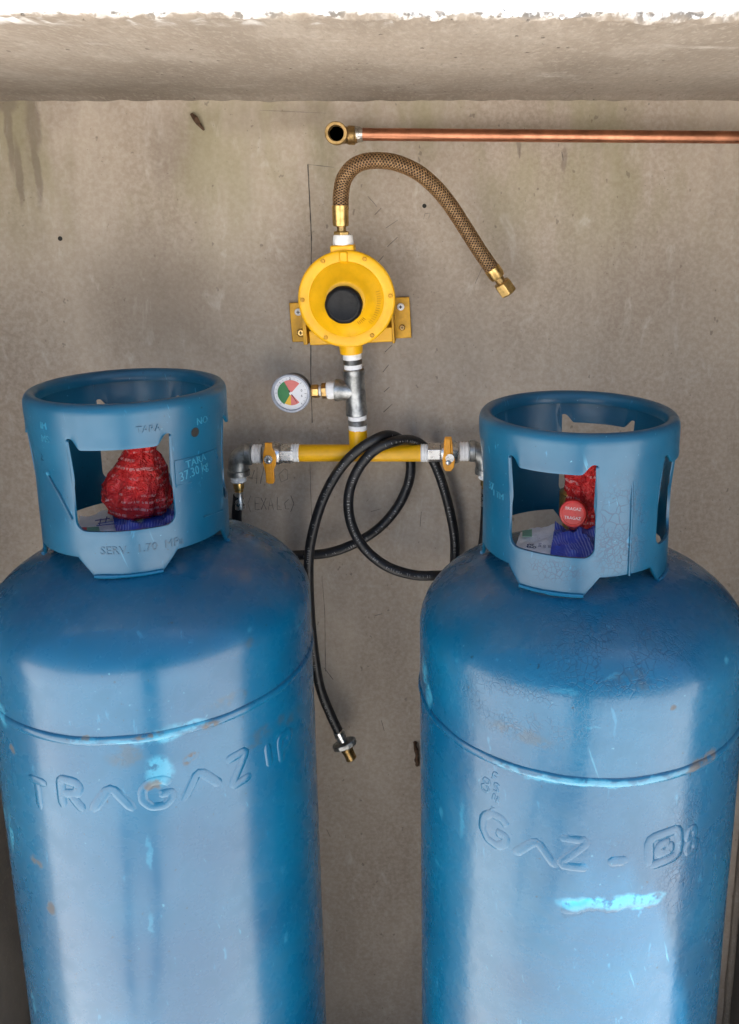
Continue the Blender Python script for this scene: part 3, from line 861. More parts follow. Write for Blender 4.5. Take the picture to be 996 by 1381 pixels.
X = Vector((0, 0, 1)).cross(dn).normalized(); Yv = dn.cross(X)
for (tx, dy) in (('TRAGAZ', .0052), ('TRAGAZ', -.0048)):
    vs, fs = font_mesh(tx, .0046, .0001)
    m = MB(); m.add([cpos + dn * .00625 + X * v.x + Yv * (v.y + dy) + dn * v.z for v in vs], fs)
    part(m, 'cap_print', M_white, capo, smooth=False)

def paper_mat(name, kind):
    s = NT(name)
    n = s.noise(30, 3, .6)
    if kind == 'white':
        c = s.mix(s.rng(n, .35, .7), (.74, .77, .82), (.86, .87, .88))
    else:
        v = s.vmath('DOT_PRODUCT', s.warped(.004, 30), (1, .25, 0))
        ln = s.math('FRACT', s.math('MULTIPLY', v, 320.0))
        lm = s.math('MULTIPLY', s.rng(ln, .55, .65), s.rng(s.noise(45, 2), .42, .55))
        c = s.mix(s.rng(n, .3, .7), (.030, .050, .30), (.060, .105, .50))
        c = s.mix(s.math('MULTIPLY', lm, .6), c, (.35, .40, .66))
    s.set(Base_Color=c, Roughness=.32, Normal=s.bump(s.noise(90, 4, .65, dist=.8), .5, .003)); return s.m
M_paper = paper_mat('white_tag_plastic', 'white'); M_bluetag = paper_mat('blue_tag_plastic', 'blue')
M_tgreen = simple('tag_green', (.16, .38, .30), .5, 0, .1, 0, 60); M_tred = simple('tag_red', (.52, .06, .08), .5, 0, .1, 0, 60); M_tink = simple('tag_ink', (.03, .05, .22), .6, 0, .1, 0, 60)
def crumple(quad, seed, nu=16, nv=12, amp=.004, lift=0.0):
    """a slightly crumpled sheet spanning the four corners, with thickness"""
    a, b, c, d = (Vector(q) for q in quad); m = MB()
    for s in (0, 1):
        for j in range(nv + 1):
            for i in range(nu + 1):
                u, v = i / nu, j / nv
                p = a.lerp(b, u).lerp(d.lerp(c, u), v)
                p = p + Vector((0, 0, lift + amp * mnoise.noise(Vector((p.x * 60, p.y * 60, seed))) + amp * .5 * mnoise.noise(Vector((p.x * 150, p.y * 150, seed)))))
                m.v.append(p - Vector((0, 0, .0006 * s)))
    N = (nu + 1) * (nv + 1)
    for j in range(nv):
        for i in range(nu):
            q = j * (nu + 1) + i; m.f.append((q, q + 1, q + nu + 2, q + nu + 1)); m.f.append((N + q, N + q + nu + 1, N + q + nu + 2, N + q + 1))
    def rimf(idx):
        for i in range(len(idx) - 1): m.f.append((idx[i], N + idx[i], N + idx[i + 1], idx[i + 1]))
    rimf([i for i in range(nu + 1)]); rimf([nv * (nu + 1) + i for i in range(nu + 1)]); rimf([j * (nu + 1) for j in range(nv + 1)]); rimf([j * (nu + 1) + nu for j in range(nv + 1)])
    return m
# left tag lies on the dome round the valve
zL = CAMZ - .468 + R * .5
def onL(px, py, h): d = ray(px, py); t = (zL + h - CAMZ) / d.z; return _o + d * t
def tag_l():
    zr = .016
    a, b, c_, d = onL(98, 728, .010), onL(205, 735, .016), onL(190, 682, .020), onL(108, 696, .012)
    t = thing('paper_tag', ((a + c_) / 2).to_tuple(), 'white and blue plastic tag under the wide red seal in the left collar', 'tag', 'tags on the valves')
    wq = part(crumple([a, b, c_, d], 1), 'white_panel', M_paper, t)
    part(crumple([onL(158, 722, .0185), onL(240, 722, .019), onL(236, 680, .024), onL(150, 688, .021)], 5, amp=.009), 'blue_panel', M_bluetag, t)
    part(crumple([onL(98, 728, .0112), onL(117, 730, .0122), onL(117, 711, .0132), onL(106, 711, .0127)], 1, 4, 4, .001), 'red_corner', M_tred, t)
    part(crumple([onL(117, 730, .0126), onL(138, 731, .0146), onL(133, 710, .0152), onL(117, 711, .0136)], 1, 4, 4, .001), 'green_corner', M_tgreen, t)
    m = MB()
    for (x0, y0, x1, y1) in [(128, 702, 148, 699), (132, 706, 152, 703), (136, 700, 134, 708), (144, 697, 142, 705), (130, 709, 158, 706)]:
        A, B = onL(x0, y0, .0215), onL(x1, y1, .0215); m.tube([A, (A + B) / 2, B], .0006, 5)
    part(m, 'tag_print', M_tink, t)
tag_l()
zR = CAMZ - .472 + R * .5
def onR(px, py, h): d = ray(px, py); t = (zR + h - CAMZ) / d.z; return _o + d * t
def tag_r():
    a, b, c_, d = onR(692, 744, .006), onR(752, 757, .010), onR(752, 706, .026), onR(702, 716, .014)
    t = thing('paper_tag', ((a + c_) / 2).to_tuple(), 'white lettered tag with blue band under the narrow red seal in the right collar', 'tag', 'tags on the valves')
    part(crumple([a, b, c_, d], 2), 'white_panel', M_paper, t)
    part(crumple([onR(740, 757, .012), onR(808, 757, .012), onR(806, 702, .034), onR(748, 708, .030)], 7, amp=.010), 'blue_panel', M_bluetag, t)
    part(crumple([onR(704, 723, .0150), onR(717, 723, .0178), onR(717, 714, .0200), onR(704, 715, .0172)], 2, 4, 4, .001), 'green_corner', M_tgreen, t)
    # printed lettering reading up the tag
    U = (onR(712, 742, .024) - onR(716, 722, .024)).normalized() * -1; V = Vector((-1, 0, 0)); V = (V - U * V.dot(U)).normalized(); N = V.cross(U) * -1
    for (tx, px, py, sz) in (('ga', 713, 736, .0150), ('para', 727, 735, .0062), ('uso', 733, 737, .0062), ('gas', 740, 737, .0062)):
        o = onR(px, py, .028); vs, fs = font_mesh(tx, sz, .0001)
        m = MB(); m.add([o + U * v.x + V * v.y for v in vs], fs); part(m, 'tag_print', M_tink, t, smooth=False)
tag_r()

# ------------------------------------------------------------------ copper pipe
YC = 1.188
pe = at(453, 180, YC - .03); pa = at(488, 181.5, YC); pb = at(1120, 186.5, YC)
t = thing('copper_pipe', at(740, 185, YC), 'straight copper pipe with an open brass elbow running under the slab', 'pipe')
pd = (pb - pa).normalized()
m = MB(); m.lathe(pa, pd, [(0, .0082), ((pb - pa).length, .0082)], 32); part(m, 'pipe_tube', M_copper, t)
m = MB(); m.lathe(pa - pd * .010, pd, [(0, .0098), (.002, .0104), (.008, .0102), (.011, .0086)], 24, wob=.05); part(m, 'solder_joint', M_solder, t)
ec = Vector((pe.x, YC, pe.z))
path = [pa - pd * .008, ec + pd * .016]
for k in range(1, 8):
    a = PI / 2 * k / 8; path.append(ec + Vector((.014 * (1 - math.sin(a)), -.014 * (1 - math.cos(a)), 0)))
path += [ec + Vector((0, -.016, 0)), ec + Vector((0, -.024, 0))]
m = MB(); m.tube(path, [.0112] * (len(path)), 24); el = part(m, 'elbow', M_bronze, t)
m = MB(); m.lathe(ec + Vector((0, -.020, 0)), (0, -1, 0), [(0, .0125), (.002, .0146), (.011, .0148), (.0122, .0140), (.0122, .0104), (.0105, .0096), (.0045, .0094)], 36)
part(m, 'socket', M_bronze, el)
m = MB(); m.lathe(ec + Vector((0, -.0242, 0)), (0, -1, 0), [(0, .0093), (.0003, .0093), (.0003, 1e-7)], 24); part(m, 'bore', M_hole, el)
m = MB(); m.lathe(ec + pd * .012, pd, [(0, .0118), (.001, .0126), (.009, .0124), (.010, .0112)], 28); part(m, 'socket', M_bronze, el)

# ------------------------------------------------------------------ braided connector
def hexprof(a, d, l, af, ch=.0012):
    """hexagonal nut blank"""
    r = af / math.sqrt(3)
    return MB().lathe(a, d, [(0, r - ch), (ch * .7, r), (l - ch * .7, r), (l, r - ch)], 6)
Yr = 1.145
bp = [(459.5, 283, Yr), (459.5, 262, Yr), (464, 241, Yr - .004), (478, 224, Yr - .010), (500, 217, Yr - .014), (530, 219, Yr - .014), (560, 231, Yr - .010), (585, 251, Yr), (606, 276, Yr + .010), (627, 308, Yr + .018), (646, 338, Yr + .024), (664, 364, Yr + .028)]
path = smoothpath([at(*q) for q in bp], 16)
t = thing('braided_hose', at(460, 318, Yr), 'short bronze braided flexible hose curling up from the yellow regulator', 'hose')
rb = .0099
m = MB(); m.tube(path, rb - .0012, 20); part(m, 'core', M_core, t)
# woven strands: two opposed sets of helices, each strand passing over and under
def frames(path):
    n = len(path); T = [(path[min(i + 1, n - 1)] - path[max(i - 1, 0)]).normalized() for i in range(n)]
    u = T[0].orthogonal().normalized(); F = []; s = 0
    for i in range(n):
        if i: s += (path[i] - path[i - 1]).length
        u = (u - T[i] * u.dot(T[i])).normalized(); F.append((path[i], u.copy(), T[i].cross(u), s))
    return F
def fine(path, step):
    out = [path[0]]; 
    for i in range(len(path) - 1):
        l = (path[i + 1] - path[i]).length; k = max(1, int(l / step))
        for q in range(1, k + 1): out.append(path[i].lerp(path[i + 1], q / k))
    return out
F = frames(fine(path, .0016))
NS = 10; pitch = .040
m = MB()
for dirn in (1, -1):
    for k in range(NS):
        vs, fs = [], []
        for i, (p, u, w, s) in enumerate(F):
            a = dirn * (2 * PI * s / pitch) + 2 * PI * k / NS
            # over/under from crossing phase
            ph = math.sin((2 * PI * s / pitch * NS) + (0 if dirn > 0 else PI) + k * PI)
            rr = rb + (.00030 if dirn > 0 else 0)
            hw = .00125 / rb
            for (da, dr) in ((-hw, -.0005), (-hw * .5, .00035), (hw * .5, .00035), (hw, -.0005)):
                vs.append(p + (u * math.cos(a + da) + w * math.sin(a + da)) * (rr + dr))
        n = len(F)
        for i in range(n - 1):
            for j in range(3): q = i * 4 + j; fs.append((q, q + 1, q + 5, q + 4))
        m.add(vs, fs)
br = part(m, 'braid', M_braid, t); br['kind'] = 'stuff'
d0 = (at(459.5, 262, Yr) - at(461, 318, Yr)).normalized()
a0 = at(460.5, 319, Yr)
m = MB(); a1 = at(459.3, 306, Yr)
m.lathe(a1, d0, [(0, .0062), (.001, .0100), (.004, .0106), (.020, .0108), (.027, .0112), (.0275, .0098)], 32); part(m, 'crimp_sleeve', M_brass, t)
m = MB(); m.lathe(a0 + d0 * .004, d0, [(0, .0062), (.004, .0060), (.012, .0058)], 20); part(m, 'neck', M_bronze, t)
part(hexprof(a0 - d0 * .002, d0, .0085, .0190), 'hex_nut', M_brass, t, smooth=False, bevel=.0006)
pe0 = path[-1]; de = (path[-1] - path[-5]).normalized()
m = MB(); m.lathe(pe0 - de * .003, de, [(0, .0100), (.0006, .0112), (.012, .0112), (.016, .0100), (.017, .0066)], 28); part(m, 'crimp_sleeve', M_brass, t)
m = MB(); m.lathe(pe0 + de * .012, de, [(0, .0068), (.012, .0068)], 20); part(m, 'neck', M_bronze, t)
part(hexprof(pe0 + de * .021, de, .019, .0225, .002), 'hex_nut', M_brass, t, smooth=False, bevel=.0008)
m = MB(); m.lathe(pe0 + de * .0395, de, [(0, .0080), (.0012, .0080), (.0012, .0062), (.0010, 1e-7)], 24); part(m, 'nut_mouth', M_bronze, t)

# ------------------------------------------------------------------ regulator
tilt = math.radians(-2.6)          # the assembly hangs slightly out of plumb
AX = Vector((math.cos(tilt), 0, -math.sin(tilt) * -1)); AX = Vector((math.cos(tilt), 0, -math.sin(tilt)))
AZ = Vector((math.sin(tilt), 0, math.cos(tilt)))
NF = Vector((0, -1, 0))
Yd = 1.128
rc = at(467, 404, Yd)
t = thing('gas_regulator', at(468, 470, YW - .03), 'round yellow gas regulator with black centre cap screwed to the wall', 'regulator')
RO = .0640
prof = [(-.030, .040), (-.022, .050), (-.010, .056), (-.008, RO), (-.0015, RO), (0, RO - .0012), (.0008, RO - .004), (.0008, .0515), (.0002, .0495), (.0014, .0482), (.0036, .0450), (.0062, .0410), (.0090, .0370), (.0122, .0330), (.0155, .0295), (.0182, .0265), (.0192, .0250), (.0194, .0235), (.0194, 1e-7)]
m = MB(); m.lathe(rc, NF, prof, 96); body = part(m, 'body', M_yellow, t, sharp=40)
# back chamber
m = MB(); m.lathe(rc - NF * .030, NF * -1, [(0, .044), (.020, .042), (.030, .034), (.034, 1e-7)], 48); part(m, 'back_chamber', M_yellow, t)
# boss ridge at twelve o'clock
m = MB(); m.box(rc + AZ * .0555 + NF * .0012, (.011, .006, .014), None); part(m, 'top_ridge', M_yellow, t, bevel=.002)
cc_ = rc + Vector((-.001, 0, -.0045)) + NF * .0176
kn = [(0, .0235), (.002, .0242), (.009, .0243), (.0120, .0228), (.0135, .0205), (.0138, .0190), (.0132, .0180), (.0130, 1e-7)]
m = MB()
seg = 60; base = 0
X_, Z_ = AX, AZ
vs, fs = [], []
for (tt, r) in kn:
    for k in range(seg):
        an = 2 * PI * k / seg; rr = r * (1 + .010 * math.cos(an * 10)) if r > .02 else r
        vs.append(cc_ + NF * tt + (X_ * math.cos(an) + Z_ * math.sin(an)) * rr)
for i in range(len(kn) - 1):
    for k in range(seg): k2 = (k + 1) % seg; fs.append((i * seg + k, i * seg + k2, (i + 1) * seg + k2, (i + 1) * seg + k))
m.add(vs, fs); part(m, 'cap', M_black, t)
for an in (62, 118, 178, 238, 302, 2):
    q = rc + (AX * math.cos(math.radians(an)) + AZ * math.sin(math.radians(an))) * .0580 + NF * .0006
    m = MB(); m.lathe(q, NF, [(0, .0030), (.0016, .0029), (.0022, .0022), (.0022, .0011), (.0012, .0010), (.0012, 1e-7)], 14); part(m, 'flange_screw', M_bracket, t)
# faint cast graduations on the right of the dome
m = MB()
for k in range(15):
    an = math.radians(12 - k * 4.2); r0, r1 = .0405, .0455
    e = AX * math.cos(an) + AZ * math.sin(an)
    m.tube([rc + e * r0 + NF * .0070, rc + e * r1 + NF * .0038], .00042, 4)
for k in range(5):
    an = math.radians(-48 - k * 4); e = AX * math.cos(an) + AZ * math.sin(an)
    m.tube([rc + e * .031 + NF * .0142, rc + e * .036 + NF * .0102], .0005, 4)
gm = part(m, 'cast_marks', M_bracket, t); gm['kind'] = 'stuff'
# ports
def along(px, py, Y): return at(px, py, Y)
ptop = at(463, 340, Yr); 
Mx = Matrix((AX, Vector((0, 1, 0)), AZ)).transposed()
m = MB(); m.box(at(462.5, 337, Yr), (.031, .028, .013), Mx); part(m, 'inlet_port', M_yellow, t, bevel=.002)
m = MB(); m.box(at(464, 352, Yr + .006), (.024, .030, .03), Mx); part(m, 'inlet_neck', M_yellow, t, bevel=.003)
dn_ = (at(483, 600, 1.16) - at(472, 470, 1.15)).normalized()
m = MB(); m.lathe(at(472.5, 462, 1.152), dn_, [(0, .0165), (.010, .0158), (.0145, .0152), (.0145, .010)], 32); part(m, 'outlet_port', M_yellow, t)
m = MB(); m.lathe(at(462.5, 331, Yr), d0, [(0, .0128), (.001, .0136), (.006, .0134), (.012, .0126), (.0135, .0118), (.0135, .008)], 30, wob=.03, seed=4); part(m, 'thread_tape', M_tape, t)
# mounting bracket: back plate with two folded ears
m = MB(); m.box(at(474, 440, YW - .006) , (.116, .0035, .05), Mx); brk = part(m, 'bracket_plate', M_bracket, t, bevel=.0008)
for nm, x0, x1, y0, y1 in (('l', 391, 416, 408, 461), ('r', 531, 553.5, 401, 456)):
    a_, b_ = at(x0, y0, YW - .004), at(x1, y1, YW - .004)
    m = MB(); m.box((a_ + b_) / 2, (abs(b_.x - a_.x), .004, abs(a_.z - b_.z)), Mx); part(m, 'bracket_ear', M_bracket, t, bevel=.0008)
for (x0, x1, y0, y1) in ((409, 416, 420, 463), (528, 532, 412, 461)):
    a_, b_ = at(x0, y0, YW - .02), at(x1, y1, YW - .02)
    m = MB(); m.box((a_ + b_) / 2, (abs(b_.x - a_.x), .032, abs(a_.z - b_.z)), Mx); part(m, 'bracket_side', M_bracket, t, bevel=.0008)
m = MB(); a_, b_ = at(417, 444, YW - .036), at(529, 463, YW - .036)
m.box((a_ + b_) / 2, (abs(b_.x - a_.x), .004, abs(a_.z - b_.z)), Mx); part(m, 'bracket_front', M_yellow, t, bevel=.0008)
for (px, py, mt, r) in ((402, 421, M_tape, .0052), (405.5, 449, M_brass, .0056), (540, 414, M_tape, .0052), (542, 442, M_bronze, .0042)):
    q = at(px, py, YW - .0075)
    m = MB(); m.lathe(q, NF, [(0, r), (.0008, r), (.0020, r * .72), (.0020, r * .3)], 18); sc = part(m, 'mounting_screw', mt, t)
    m = MB(); m.box(q + NF * .0020, (r * .9, .0008, r * .26)); m.box(q + NF * .0020, (r * .26, .0009, r * .9)); part(m, 'screw_slot', M_hole, sc, smooth=False)

# ------------------------------------------------------------------ pipe manifold
Yp = 1.165
t = thing('pipe_manifold', at(483, 612, Yp), 'yellow T-shaped gas pipe with galvanised tee above and elbows at both ends', 'pipe')
def tape(a, d, l, r, par=t, seed=0):
    n = 7; pr = [(0, r * .86)] + [(l * (.08 + .84 * k / n), r * (1 + .035 * math.sin(k * 2.3 + seed) - .02 * (k == n))) for k in range(n + 1)] + [(l, r * .86)]
    m = MB(); m.lathe(a, d, pr, 28, wob=.025, seed=seed); return part(m, 'thread_tape', M_tape, par)
pl, pr_ = at(404, 611, Yp), at(567, 611, Yp); hd = (pr_ - pl).normalized()
m = MB(); m.lathe(pl, hd, [(0, .0122), ((pr_ - pl).length, .0122)], 36); part(m, 'cross_pipe', M_yellow, t)
rt_, rb_ = at(482, 579, Yp), at(483.5, 606, Yp)
m = MB(); m.lathe(rt_, rb_ - rt_, [(0, .0130), ((rb_ - rt_).length, .0130)], 36); part(m, 'riser', M_yellow, t)
m = MB(); m.lathe(at(483.3, 601.5, Yp), (0, 0, -1), [(0, .0131), (.004, .0142), (.008, .0150), (.010, .0140)], 32, wob=.03); part(m, 'weld_fillet', M_yellow, t)
tape(pl - hd * .0120, hd, .0125, .0128, seed=1); tape(pr_ - hd * .0005, hd, .0125, .0128, seed=2)
# vertical stack: tape, nipple, tape, tee, tape, nipple, tape
def vs_(px, py): return at(px, py, Yp - .004 + (py - 478) * .00004)
def seg_(name, mt, p0, p1, r, rib=0.0, wob=0.0):
    a, b = vs_(*p0), vs_(*p1); l = (b - a).length
    m = MB(); m.lathe(a, b - a, [(0, r * .93), (.0008, r), (l - .0008, r), (l, r * .93)], 30, wob=wob); return part(m, name, mt, t)
seg_('thread_tape', M_tape, (474.2, 476), (475, 485), .0128, wob=.03)
m = MB(); a = vs_(475, 484); b = vs_(475.5, 491); l = (b - a).length
m.lathe(a, b - a, [(l * k / 12, .0126 + (.0007 if k % 2 else 0)) for k in range(13)], 28); part(m, 'nipple_thread', M_galv, t)
seg_('thread_tape', M_tape, (475.5, 490), (476, 499), .0124, wob=.04)
ta_, tb_ = vs_(476.3, 497), vs_(481.2, 560); L_ = (tb_ - ta_).length
m = MB(); m.lathe(ta_, tb_ - ta_, [(0, .0130), (.0015, .0152), (.008, .0152), (.011, .0142), (L_ - .013, .0142), (L_ - .009, .0152), (L_ - .0015, .0152), (L_, .0130)], 36); tee = part(m, 'tee_body', M_galv, t)
tc = vs_(478.6, 527); tl = vs_(451, 526); dl = (tl - tc).normalized()
m = MB(); ll = (tl - tc).length; m.lathe(tc, dl, [(0, .0138), (.010, .0140), (ll - .010, .0140), (ll - .007, .0156), (ll - .001, .0156), (ll, .0130)], 36); part(m, 'tee_branch', M_galv, tee)
seg_('thread_tape', M_tape, (481.2, 557), (481.8, 566), .0130, wob=.04)
m = MB(); a = vs_(481.8, 565); b = vs_(482.1, 573); l = (b - a).length
m.lathe(a, b - a, [(l * k / 12, .0127 + (.0007 if k % 2 else 0)) for k in range(13)], 28); part(m, 'nipple_thread', M_galv, t)
seg_('thread_tape', M_tape, (482, 572), (482.3, 580), .0130, wob=.03)
# elbows
def elbow(pts, r, ends):
    path = smoothpath(pts, 8); m = MB(); m.tube(path, r, 28, ref=(0, -1, 0))
    o = part(m, 'elbow', M_galv, t)
    for i, (a, d) in enumerate(ends):
        m = MB(); m.lathe(a, d, [(0, r), (.001, r * 1.13), (.008, r * 1.13), (.009, r)], 30); part(m, 'elbow_collar', M_galv, o)
    return o
e0 = at(339, 612, Yp)
eL = elbow([at(338, 612, Yp), at(331, 612.5, Yp), at(323.5, 618, Yp), at(321.5, 628, Yp), at(321.5, 640, Yp)], .0142, [(at(331, 612, Yp), hd), (at(321.5, 633, Yp), (0, 0, -1))])
eR = elbow([at(633, 608, Yp), at(641, 608.5, Yp), at(650, 614, Yp), at(654, 624, Yp), at(655, 638, Yp)], .0140, [(at(641, 608, Yp), -hd), (at(655, 631, Yp), (0, 0, -1))])
tape(at(340, 612, Yp), hd, .014, .0134, seed=6); tape(at(619, 609, Yp), hd, .0145, .0134, seed=7)
for (px, py) in ((321, 641), (655, 637)):
    a = at(px, py, Yp); tape(a, (0, 0, -1), .010, .0108, seed=px)
    m = MB(); m.lathe(a - Vector((0, 0, .009)), (0, 0, -1), [(0, .0072), (.002, .0078), (.010, .0078), (.012, .0062), (.016, .0062)], 22); part(m, 'brass_nipple', M_brass, t)
    m = MB(); m.lathe(a - Vector((0, 0, .024)), (0, 0, -1), [(0, .0058), (.001, .0070), (.010, .0066), (.012, .0074), (.026, .0074), (.027, .0060)], 22); part(m, 'ferrule', M_steel, t)

# ------------------------------------------------------------------ ball valves
def ball_valve(xb, yb, side, label):
    c = at(xb, yb, Yp)
    t = thing('ball_valve', c, label, 'valve', 'ball valves on the yellow pipe')
    sg = side                              # +1: hex end towards the right (left valve)
    m = MB(); m.lathe(c - hd * .0125, hd, [(0, .0125), (.001, .0150), (.005, .0165), (.012, .0172), (.019, .0165), (.024, .0150), (.025, .0125)], 36); part(m, 'valve_body', M_steel, t)
    h0 = c + hd * sg * .0125
    part(hexprof(h0, hd * sg, .0185, .0245), 'hex_end', M_steel, t, smooth=False, bevel=.0006)
    # stem, packing and lever in front
    m = MB(); m.lathe(c + NF * .014, NF, [(0, .0095), (.006, .0092), (.007, .0060), (.016, .0060)], 22); part(m, 'stem', M_steel, t)
    fr = (c + NF * .024, Vector((1, 0, 0)), Vector((0, 0, 1)), NF)
    return t, c, fr
tv, c, fr = ball_valve(367, 612, 1, 'ball valve with orange lever hanging down at the left end of the yellow pipe')
pv = at(362, 622, Yp - .03); fr = (Vector((pv.x, fr[0].y, pv.z)), *fr[1:])
pts = [(-.0085, -.004), (-.0080, .010), (-.0055, .018), (-.005, .0255), (.005, .0255), (.0055, .018), (.0085, .012), (.0105, .002), (.0085, -.008), (.0060, -.014), (.0065, -.030), (.0045, -.034), (-.0030, -.034), (-.0048, -.030), (-.0065, -.014)]
m = MB(); m.extrude(pts, fr, 0, .0034); lv = part(m, 'lever', M_orange, tv, smooth=False, bevel=.0009)
m = MB(); m.box(fr[0] + NF * .0035 + Vector((-.001, 0, -.018)), (.009, .0035, .028)); part(m, 'lever_grip', M_orange, lv, bevel=.0012)
m = MB().lathe(fr[0] + NF * .0030, NF, [(0, .0036), (.0006, .0040), (.0034, .0040), (.004, .0035)], 6); part(m, 'lever_nut', M_galv, lv, smooth=False)
m = MB().lathe(fr[0] + NF * .0065, NF, [(0, .0026), (.0015, .0026), (.002, .0018), (.002, 1e-7)], 14); part(m, 'stem_end', M_steel, lv)
tv2, c, fr = ball_valve(606, 610, -1, 'ball valve with orange lever turned upright at the right end of the yellow pipe')
pv = at(604, 624, Yp - .03); fr = (Vector((pv.x, fr[0].y, pv.z)), *fr[1:])
pts = [(-.0070, -.008), (-.0080, .003), (-.0062, .012), (-.0058, .028), (-.0045, .036), (.0045, .036), (.0058, .028), (.0070, .012), (.0095, .003), (.0080, -.008), (.0040, -.0135), (-.0035, -.0135)]
m = MB(); m.extrude(pts, fr, 0, .0034); lv = part(m, 'lever', M_orange, tv2, smooth=False, bevel=.0009)
m = MB(); m.box(fr[0] + NF * .0035 + Vector((-.0005, 0, .021)), (.0085, .0035, .026)); part(m, 'lever_grip', M_orange, lv, bevel=.0012)
m = MB().lathe(fr[0] + NF * .0030, NF, [(0, .0036), (.0006, .0040), (.0034, .0040), (.004, .0035)], 6); part(m, 'lever_nut', M_galv, lv, smooth=False)
m = MB().lathe(fr[0] + NF * .0065, NF, [(0, .0026), (.0015, .0026), (.002, .0018), (.002, 1e-7)], 14); part(m, 'stem_end', M_steel, lv)

# ------------------------------------------------------------------ pressure gauge
Yg = Yp - .004
gc = at(392.5, 530, Yg - .012)
t = thing('pressure_gauge', gc, 'small round pressure gauge with red and green dial left of the tee', 'gauge')
gn = Vector((-.06, -.97, -.02)).normalized()
gx = Vector((0, 0, 1)).cross(gn).normalized(); gx = -gx if gx.x < 0 else gx
gy = gn.cross(gx); gy = -gy if gy.z < 0 else gy
m = MB(); m.lathe(gc - gn * .020, gn, [(0, .020), (.001, .0245), (.020, .0262), (.0205, .0262)], 56); part(m, 'case', M_case, t)
m = MB(); m.lathe(gc, gn, [(0, .0262), (.001, .0272), (.004, .0272), (.0055, .0262), (.0055, .0240), (.0030, .0232), (.0, .0232)], 64); part(m, 'bezel', M_bezel, t)
m = MB(); m.lathe(gc - gn * .001, gn, [(0, .0240), (.0028, .0240), (.0028, 1e-7)], 56); dial = part(m, 'dial', M_dial, t)
def sector(a0, a1, r0, r1, mt, name, h):
    n = 14; m = MB(); vs = []
    for k in range(n + 1):
        an = math.radians(a0 + (a1 - a0) * k / n); e = gx * math.cos(an) + gy * math.sin(an)
        vs += [gc + gn * h + e * r0, gc + gn * h + e * r1]
    m.add(vs, [(2 * k, 2 * k + 1, 2 * k + 3, 2 * k + 2) for k in range(n)]); part(m, name, mt, dial, smooth=False)
sector(118, 238, .002, .0185, M_green, 'green_sector', .0022)
sector(48, 118, .002, .0185, M_red, 'red_sector', .0022)
sector(238, 268, .002, .0170, M_yel2, 'yellow_sector', .0022)
sector(268, 312, .002, .0170, M_red, 'red_sector', .0022)
m = MB()
for k in range(19):
    an = math.radians(-45 + 15 * k); e = gx * math.cos(an) + gy * math.sin(an)
    q0, q1 = gc + gn * .0023 + e * (.0198 if k % 3 else .0190), gc + gn * .0023 + e * .0218
    m.tube([q0, q1], .00014 if k % 3 else .00026, 4)
part(m, 'dial_graduations', M_ink, dial, smooth=False)
for (tx, x, y) in (('0', .0150, .0040), ('6', .0150, -.0035), ('2', -.0005, .0205)):
    vs, fs = font_mesh(tx, .0050, .00005)
    m = MB(); m.add([gc + gn * .0023 + gx * (v.x + x) + gy * (v.y + y - .0) for v in vs], fs); part(m, 'dial_figure', M_ink, dial, smooth=False)
m = MB(); m.lathe(gc + gn * .0022, gn, [(0, .0022), (.0010, .0022), (.0012, 1e-7)], 16); part(m, 'hub', M_tape, t)
e = (gx * math.cos(math.radians(-58)) + gy * math.sin(math.radians(-58)))
m = MB(); m.tube([gc + gn * .0029 - e * .005, gc + gn * .0029 + e * .016], [.0006, .0002], 5); part(m, 'needle', M_ink, t)
def gp(px, py): return at(px, py, Yg)
m = MB(); a, b = gp(414, 528.5), gp(422, 528); m.lathe(a, b - a, [(0, .0055), ((b - a).length, .0055)], 20); part(m, 'stem', M_brass, t)
a, b = gp(419.5, 528), gp(430, 527.5); part(hexprof(a, b - a, (b - a).length, .0165, .001), 'stem_hex', M_brass, t, smooth=False, bevel=.0005)
m = MB(); a, b = gp(429, 527.5), gp(434.5, 527.3); m.lathe(a, b - a, [(0, .0060), (.001, .0066), ((b - a).length, .0066)], 22); part(m, 'thread_tape', M_tape, t)
a, b = gp(433.5, 527.3), gp(441, 527); part(hexprof(a, b - a, (b - a).length, .0195, .001), 'bushing_hex', M_bronze, t, smooth=False, bevel=.0005)
m = MB(); a, b = gp(440.5, 527), gp(452, 526.2); l = (b - a).length; m.lathe(a, b - a, [(0, .0108), (.001, .0118), (.006, .0122), (l - .001, .0116), (l, .010)], 28, wob=.03); part(m, 'thread_tape', M_tape, t)

